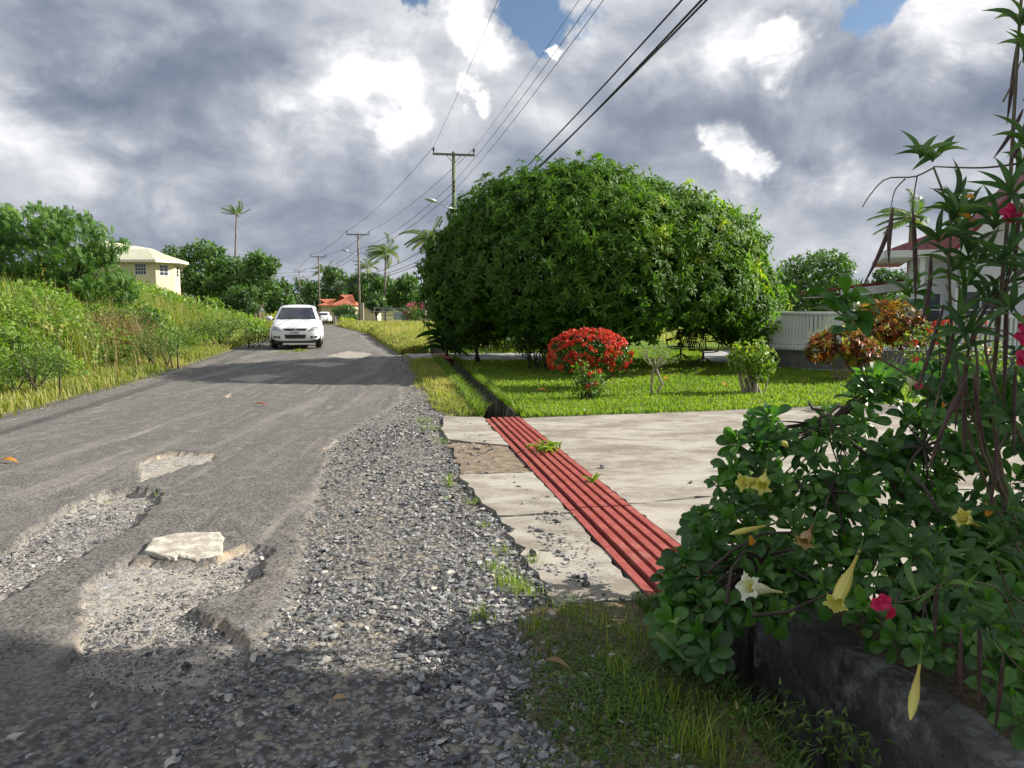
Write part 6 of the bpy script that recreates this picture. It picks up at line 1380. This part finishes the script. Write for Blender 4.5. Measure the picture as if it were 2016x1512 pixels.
gn = [(1612, 830), (1622, 808), (1600, 805), (1592, 790)], [(1640, 850), (1632, 815), (1650, 800), (1668, 802)], [(1632, 815), (1618, 820), (1608, 832)], [(1392, 1128), (1440, 1085), (1500, 1050), (1560, 1048)], [(1430, 1190), (1440, 1120), (1470, 1080)], [(1480, 1212), (1550, 1205), (1640, 1165)], [(1980, 1010), (1960, 900), (1990, 840)], [(1850, 1010), (1820, 960), (1790, 930)]
for g_ in gn: m.tube([tuple(w2l(at(a, b_, sy(a, b_) - .12), BASE)) for a, b_ in g_], [.009] + [.007] * (len(g_) - 2) + [.005], 6)
m.build('stems', M['barkdark'], sv, smooth=True)

def trumpet(parent, base, tip, mat, rim=.036, stage='open', name='flower', root=BASE):
    """chalice flower from its stalk end to its mouth centre"""
    b_, t_ = w2l(base, root), w2l(tip, root); ax_ = t_ - b_; L_ = np.linalg.norm(ax_); ax_ /= L_; u = np.cross(ax_, [0, .3, 1.]); u /= np.linalg.norm(u); w = np.cross(ax_, u)
    if stage == 'open': prof = [(0, .005), (.12, .0055), (.3, .006), (.42, .009), (.55, .017), (.7, .023), (.85, .024), (.95, .027), (1.0, .034), (.99, rim * 1.15)]
    elif stage == 'hang': prof = [(0, .005), (.15, .0055), (.34, .008), (.46, .015), (.6, .023), (.75, .025), (.86, .022), (.93, .021), (1.0, .03), (1.02, .037)]
    else: prof = [(0, .004), (.25, .005), (.45, .010), (.65, .014), (.82, .011), (.93, .006), (1.0, .001)]
    k_ = 40; V = []; va = []
    for i, (s_, r0) in enumerate(prof):
        for j in range(k_):
            a = 2 * math.pi * j / k_; lob = (1 + (.26 * math.cos(5 * a) + .10 * math.sin(19 * a)) * max(0, (s_ - .9) / .1) * (r0 > .028)); ru = .012 * math.sin(13 * a) * (r0 > .03)
            rb = r0 * lob * (1 + .04 * math.cos(10 * a)); V.append(b_ + ax_ * L_ * (s_ + ru - .05 * (lob - 1) * (r0 > .03)) + (u * math.cos(a) + w * math.sin(a)) * rb); va.append(min(1, max(0, s_ * 1.15 - .2)) + .05 * math.cos(5 * a))
    i = np.arange(len(prof) - 1)[:, None] * k_; j = np.arange(k_)[None]; m = MB(); m.add(V, [np.stack([i + j, i + (j + 1) % k_, i + k_ + (j + 1) % k_, i + k_ + j], -1).reshape(-1, 4)], va)
    f = m.build(name, mat, parent, smooth=True)
    m = MB(); m.tube([b_ - ax_ * .05 + np.array([0, 0, .02]), b_ - ax_ * .01, b_ + ax_ * .03], [.003, .0045, .0066], 7); m.build('calyx', M['weed'], f)
    if stage == 'open':
        m = MB()
        for q_ in range(5): a = q_ * 1.2566; o_ = (u * math.cos(a) + w * math.sin(a)); m.tube([b_ + ax_ * L_ * .4, b_ + ax_ * L_ * .7 + o_ * .011, b_ + ax_ * L_ * .93 + o_ * .008], [.0015, .0013, .004], 5)
        m.build('stamens', M['petal_y'], f)
    return f
A_ = lambda px, py, dy=0: at(px, py, sy(px, py) - .2 + dy)
trumpet(sv, A_(1548, 1168, .12), A_(1470, 1155, -.10), M['petal_w'], .042)
trumpet(sv, A_(1692, 1085, -.05), A_(1645, 1188, -.07), M['petal_y'], .04, 'hang')
trumpet(sv, A_(1516, 946, .1), A_(1460, 950, -.02), M['petal_y'], .033)
trumpet(sv, A_(1508, 925, .0), A_(1500, 958, -.06), M['petal_y'], .03, 'hang')
trumpet(sv, A_(1520, 1032, .05), A_(1435, 1052, .0), M['petal_y'], .02, 'bud')
f_ = trumpet(sv, A_(1600, 1034, 0), A_(1582, 1068, 0), M['petal_b'], .03, 'hang', 'wilted_flower')
trumpet(sv, A_(1925, 1035, .1), A_(1893, 1018, .0), M['petal_y'], .03)
trumpet(sv, A_(1790, 770, .15), A_(1797, 744, .1), M['petal_w'], .032)
trumpet(sv, A_(1812, 1300, -.15), A_(1792, 1418, -.2), M['petal_y'], .02, 'bud')
trumpet(sv, A_(1555, 885, .1), A_(1540, 868, .05), M['petal_y'], .02, 'bud')
trumpet(sv, A_(1345, 1295, .0), A_(1292, 1245, -.03), M['weed'], .02, 'bud', 'flower_bud')
for px, py, s_, c in [(1476, 1052, .05, 'orange'), (1940, 988, .06, 'orange'), (1855, 790, .03, 'orange'), (1650, 1330, .05, 'weed')]:
    if c == 'weed': continue
    m = MB(); leaves(m, np.array([w2l(A_(px, py, -.05), BASE)]), np.array([[.2, -.1, -1.]]), np.array([[.1, -1, .2]]), s_, s_ * .6, T_OBO, .5); m.build('yellowed_leaf', M[c], sv)

# ------------------------------------------------------------------ foreground oleander
OB = np.array([2.2, 2.7, .1]); OY = 2.25
ol = empty('oleander_shrub', tuple(OB), 'tall straggly oleander with long brown seed pods and pink flowers', 'shrub')
def oa(px, py, d=0.): return w2l(at(px, py, OY + d), OB)
m = MB()
STE = [([(2060, 1180, .45), (1990, 1000, .3), (1955, 820, .15), (1965, 640, 0), (1985, 420, 0), (2000, 150, 0), (2012, -20, 0)], .011), ([(2060, 1180, .45), (1930, 930, .2), (1880, 700, .1), (1868, 520, 0), (1872, 430, 0), (1838, 330, 0)], .008),
       ([(2010, 1050, .3), (1900, 760, .05), (1960, 600, .0), (2030, 545, 0)], .008), ([(1838, 330, 0), (1800, 348, 0), (1745, 352, 0), (1712, 385, 0), (1698, 408, 0)], .0035), ([(2030, 318, .1), (1940, 330, .05), (1838, 328, 0)], .005),
       ([(1782, 352, 0), (1762, 375, 0), (1754, 410, 0)], .003), ([(1806, 345, 0), (1800, 380, 0), (1796, 412, 0)], .003), ([(2030, 520, 0), (1965, 575, 0), (1905, 640, 0), (1860, 730, 0), (1835, 830, 0)], .006), ([(1975, 540, 0), (1920, 585, .05), (1880, 592, .05), (1862, 560, .05)], .005),
       ([(2040, 1300, .2), (1980, 1180, .0), (1940, 1150, -.1), (1870, 1140, -.2), (1800, 1095, -.25)], .005), ([(1870, 1140, -.2), (1800, 1180, -.2), (1750, 1185, -.2)], .003), ([(2040, 1200, .1), (1990, 1170, -.1), (1960, 1090, -.2)], .005), ([(2020, 1330, 0), (1975, 1280, -.2), (1945, 1235, -.25)], .005),
       ([(1990, 1000, .3), (1930, 880, .1), (1925, 730, 0), (1915, 640, 0)], .008), ([(2030, 900, .1), (1960, 760, 0), (1940, 660, 0), (1985, 600, 0)], .007), ([(1975, 200, 0), (1990, 170, 0), (2010, 120, 0)], .004), ([(1720, 700, .3), (1790, 740, .3), (1860, 790, .3), (1930, 850, .35)], .005), ([(2030, 690, .1), (1985, 655, .1), (1920, 640, .1), (1870, 610, .1)], .005)]
def spl(pts, n=14):
    P = np.array(pts, float); t = np.linspace(0, len(P) - 1, n); i = np.clip(t.astype(int), 0, len(P) - 2); f = (t - i)[:, None]
    p0 = P[np.clip(i - 1, 0, len(P) - 1)]; p1 = P[i]; p2 = P[i + 1]; p3 = P[np.clip(i + 2, 0, len(P) - 1)]
    return .5 * (2 * p1 + (p2 - p0) * f + (2 * p0 - 5 * p1 + 4 * p2 - p3) * f ** 2 + (3 * p1 - p0 - 3 * p2 + p3) * f ** 3)
for pts, r0 in STE: Q = spl([oa(*p) for p in pts]); m.tube(Q, np.linspace(r0, r0 * .5, len(Q)) * .75, 7)
m.tube(spl([(0, 0, -.15), oa(2090, 1330, .5), oa(2060, 1180, .45)], 6), .016, 7); m.tube(spl([(.05, 0, -.15), oa(2080, 1360, .4), oa(2040, 1250, .15)], 6), .012, 7)
m.build('stems', M['stem'], ol, smooth=True)
WH = [(1836, 322, 9, .12), (1808, 318, 6, .1), (1872, 440, 10, .13), (1862, 400, 8, .12), (1880, 470, 9, .13), (1850, 480, 7, .12), (1905, 440, 7, .13), (2005, 60, 8, .12), (2012, 125, 8, .13), (2020, 10, 6, .12), (2010, 200, 6, .1), (1995, 345, 8, .13), (2015, 300, 7, .13), (1990, 392, 8, .14), (1955, 455, 8, .13), (2008, 470, 8, .13),
      (1918, 525, 8, .13), (1960, 520, 8, .14), (2005, 545, 8, .13), (1870, 540, 8, .12), (1895, 570, 6, .12), (1940, 600, 7, .13), (1992, 620, 7, .12), (1905, 660, 8, .12), (1878, 700, 6, .11), (1985, 700, 5, .11), (1925, 800, 5, .1), (1995, 830, 5, .12), (1800, 1098, 9, .125), (1835, 1120, 8, .11), (1785, 1075, 5, .11), (1958, 1085, 8, .14),
      (2008, 1060, 8, .14), (2010, 1150, 6, .12), (1944, 1237, 10, .12), (1860, 1160, 6, .11), (1905, 1175, 5, .1), (1975, 1010, 5, .1), (1905, 510, 6, .13), (1985, 560, 6, .12), (1880, 640, 6, .12)]
m = MB()
for px, py, k_, L_ in WH:
    c = oa(px, py, random.uniform(-.12, .12) if py < 1000 else random.uniform(-.28, -.15)); ax_ = unit(np.array([[random.uniform(-.5, .4), -.45, random.uniform(.3, .9)]]))[0]
    u = np.cross(ax_, [0, 1, .2]); u /= np.linalg.norm(u); w = np.cross(ax_, u); a = np.arange(k_) * 2.4 + random.random() * 6
    t_ = u[None] * np.cos(a)[:, None] + w[None] * np.sin(a)[:, None]; el = rng.uniform(.1, 1.0, k_)[:, None]; D = ax_ * el + t_ * (1.1 - el * .5)
    leaves(m, np.repeat(c[None], k_, 0) + ax_ * rng.uniform(0, .02, (k_, 1)), D, np.repeat(ax_[None], k_, 0) - t_ * .3 + .25 * rng.normal(size=(k_, 3)), L_ * 1.0 * rng.uniform(.7, 1.1, k_), .0185 * rng.uniform(.8, 1.15, k_), T_LAN, np.clip(.5 + .2 * rng.normal(size=k_) + (.25 if py < 350 else 0), 0, 1))
m.build('foliage', M['olea'], ol, smooth=True)
PODS = [(1754, 432, 1700, 560), (1758, 408, 1750, 520), (1797, 412, 1802, 600), (2008, 60, 1982, 245), (2014, 215, 1955, 312), (2018, 240, 1985, 325), (1858, 600, 1797, 790), (1882, 640, 1850, 770), (1905, 735, 1838, 880), (1918, 735, 1942, 890), (1902, 750, 1898, 905), (1880, 780, 1826, 930), (1832, 500, 1812, 640),
        (1945, 600, 1905, 705), (1990, 520, 1958, 645), (1893, 1238, 1893, 1385), (1928, 1215, 1926, 1400), (1982, 560, 1975, 810), (2012, 400, 2000, 560), (1846, 1150, 1842, 1262), (1965, 840, 1948, 1010), (1912, 700, 1880, 850), (2000, 720, 1996, 900), (1975, 1290, 1958, 1440)]
for x0_, y0_, x1_, y1_ in PODS:
    d_ = -.2 if y0_ > 1100 else random.uniform(-.08, .08); a, b_ = oa(x0_, y0_, d_), oa(x1_, y1_, d_ + random.uniform(-.03, .03)); s_ = np.linspace(0, 1, 9)[:, None]
    mid = (a + b_) / 2 + rng.normal(size=3) * .008; Q = (1 - s_) ** 2 * a + 2 * s_ * (1 - s_) * mid + s_ ** 2 * b_; m = MB(); m.tube(Q, .0062 * np.array([.35, .75, .95, 1, 1, .9, .75, .5, .12]), 6); m.build('seed_pod', M['pod'], ol, smooth=True)
def pinkf(px, py, r0, d=-.05, k_=5, face=(-.2, -1, .2)):
    c = oa(px, py, d); fx = unit(np.array([face]))[0]; u = np.cross(fx, [0, 0, 1.]); u /= np.linalg.norm(u); w = np.cross(fx, u); m = MB()
    for q_, (sc, n5) in enumerate([(1, 5), (.7, 5)]):
        a = np.arange(n5) * 1.2566 + q_ * .6 + random.random(); t_ = u[None] * np.cos(a)[:, None] + w[None] * np.sin(a)[:, None]
        leaves(m, np.repeat(c[None], n5, 0) + fx * .006 * q_, t_ + fx * (.25 + .35 * q_) + .1 * rng.normal(size=(n5, 3)), np.repeat(fx[None], n5, 0), r0 * sc, r0 * .85 * sc, T_OBO, rng.random(n5))
    m.build('flower', M['pink'], ol, smooth=True)
pinkf(1990, 422, .031, -.12); pinkf(2020, 660, .03, -.12, face=(-.5, -1, 0)); pinkf(2018, 705, .03, -.12); pinkf(1738, 1185, .024, -.25); pinkf(1750, 1205, .02, -.25, face=(.4, -1, -.3)); pinkf(1728, 1190, .02, -.24, face=(-.7, -.8, .3)); pinkf(1808, 760, .012, .1); pinkf(2018, 636, .024, -.1)
for px, py, L_, a in [(1885, 422, .06, (1, 0, -.35)), (1900, 388, .03, (1, 0, .1))]:
    m = MB(); leaves(m, oa(px, py, -.1)[None], np.array([a], float), np.array([[0, -1., .5]]), L_, .016, T_LAN, .9); m.build('yellowed_leaf', M['orange'], ol)
# low weeds at the foot of the wall and drain edge
m = MB()
for px, py, Y in [(1530, 1440, 2.75), (1545, 1400, 2.8), (1440, 1420, 2.7), (1640, 1440, 2.6), (1700, 1490, 2.5)]:
    c = np.array(at(px, py, Y)); 
    for k_ in range(7): m.tube([c + np.array([0, 0, -.25]), c + rng.normal(size=3) * .03, c + np.array([rng.normal() * .05, rng.normal() * .03, .04])], .0015, 4, var=.4)
    Pq = c + rng.normal(size=(40, 3)) * np.array([.05, .05, .05]); leaves(m, Pq, rdir(40) + np.array([0, 0, .3]), rdir(40), .04, .012, T_L, np.clip(.5 + .2 * rng.normal(size=40), 0, 1))
tag(m.build('ditch_weeds', M['weed']), 'scrappy seedlings growing out of the dark drain', 'weeds', kind='stuff')
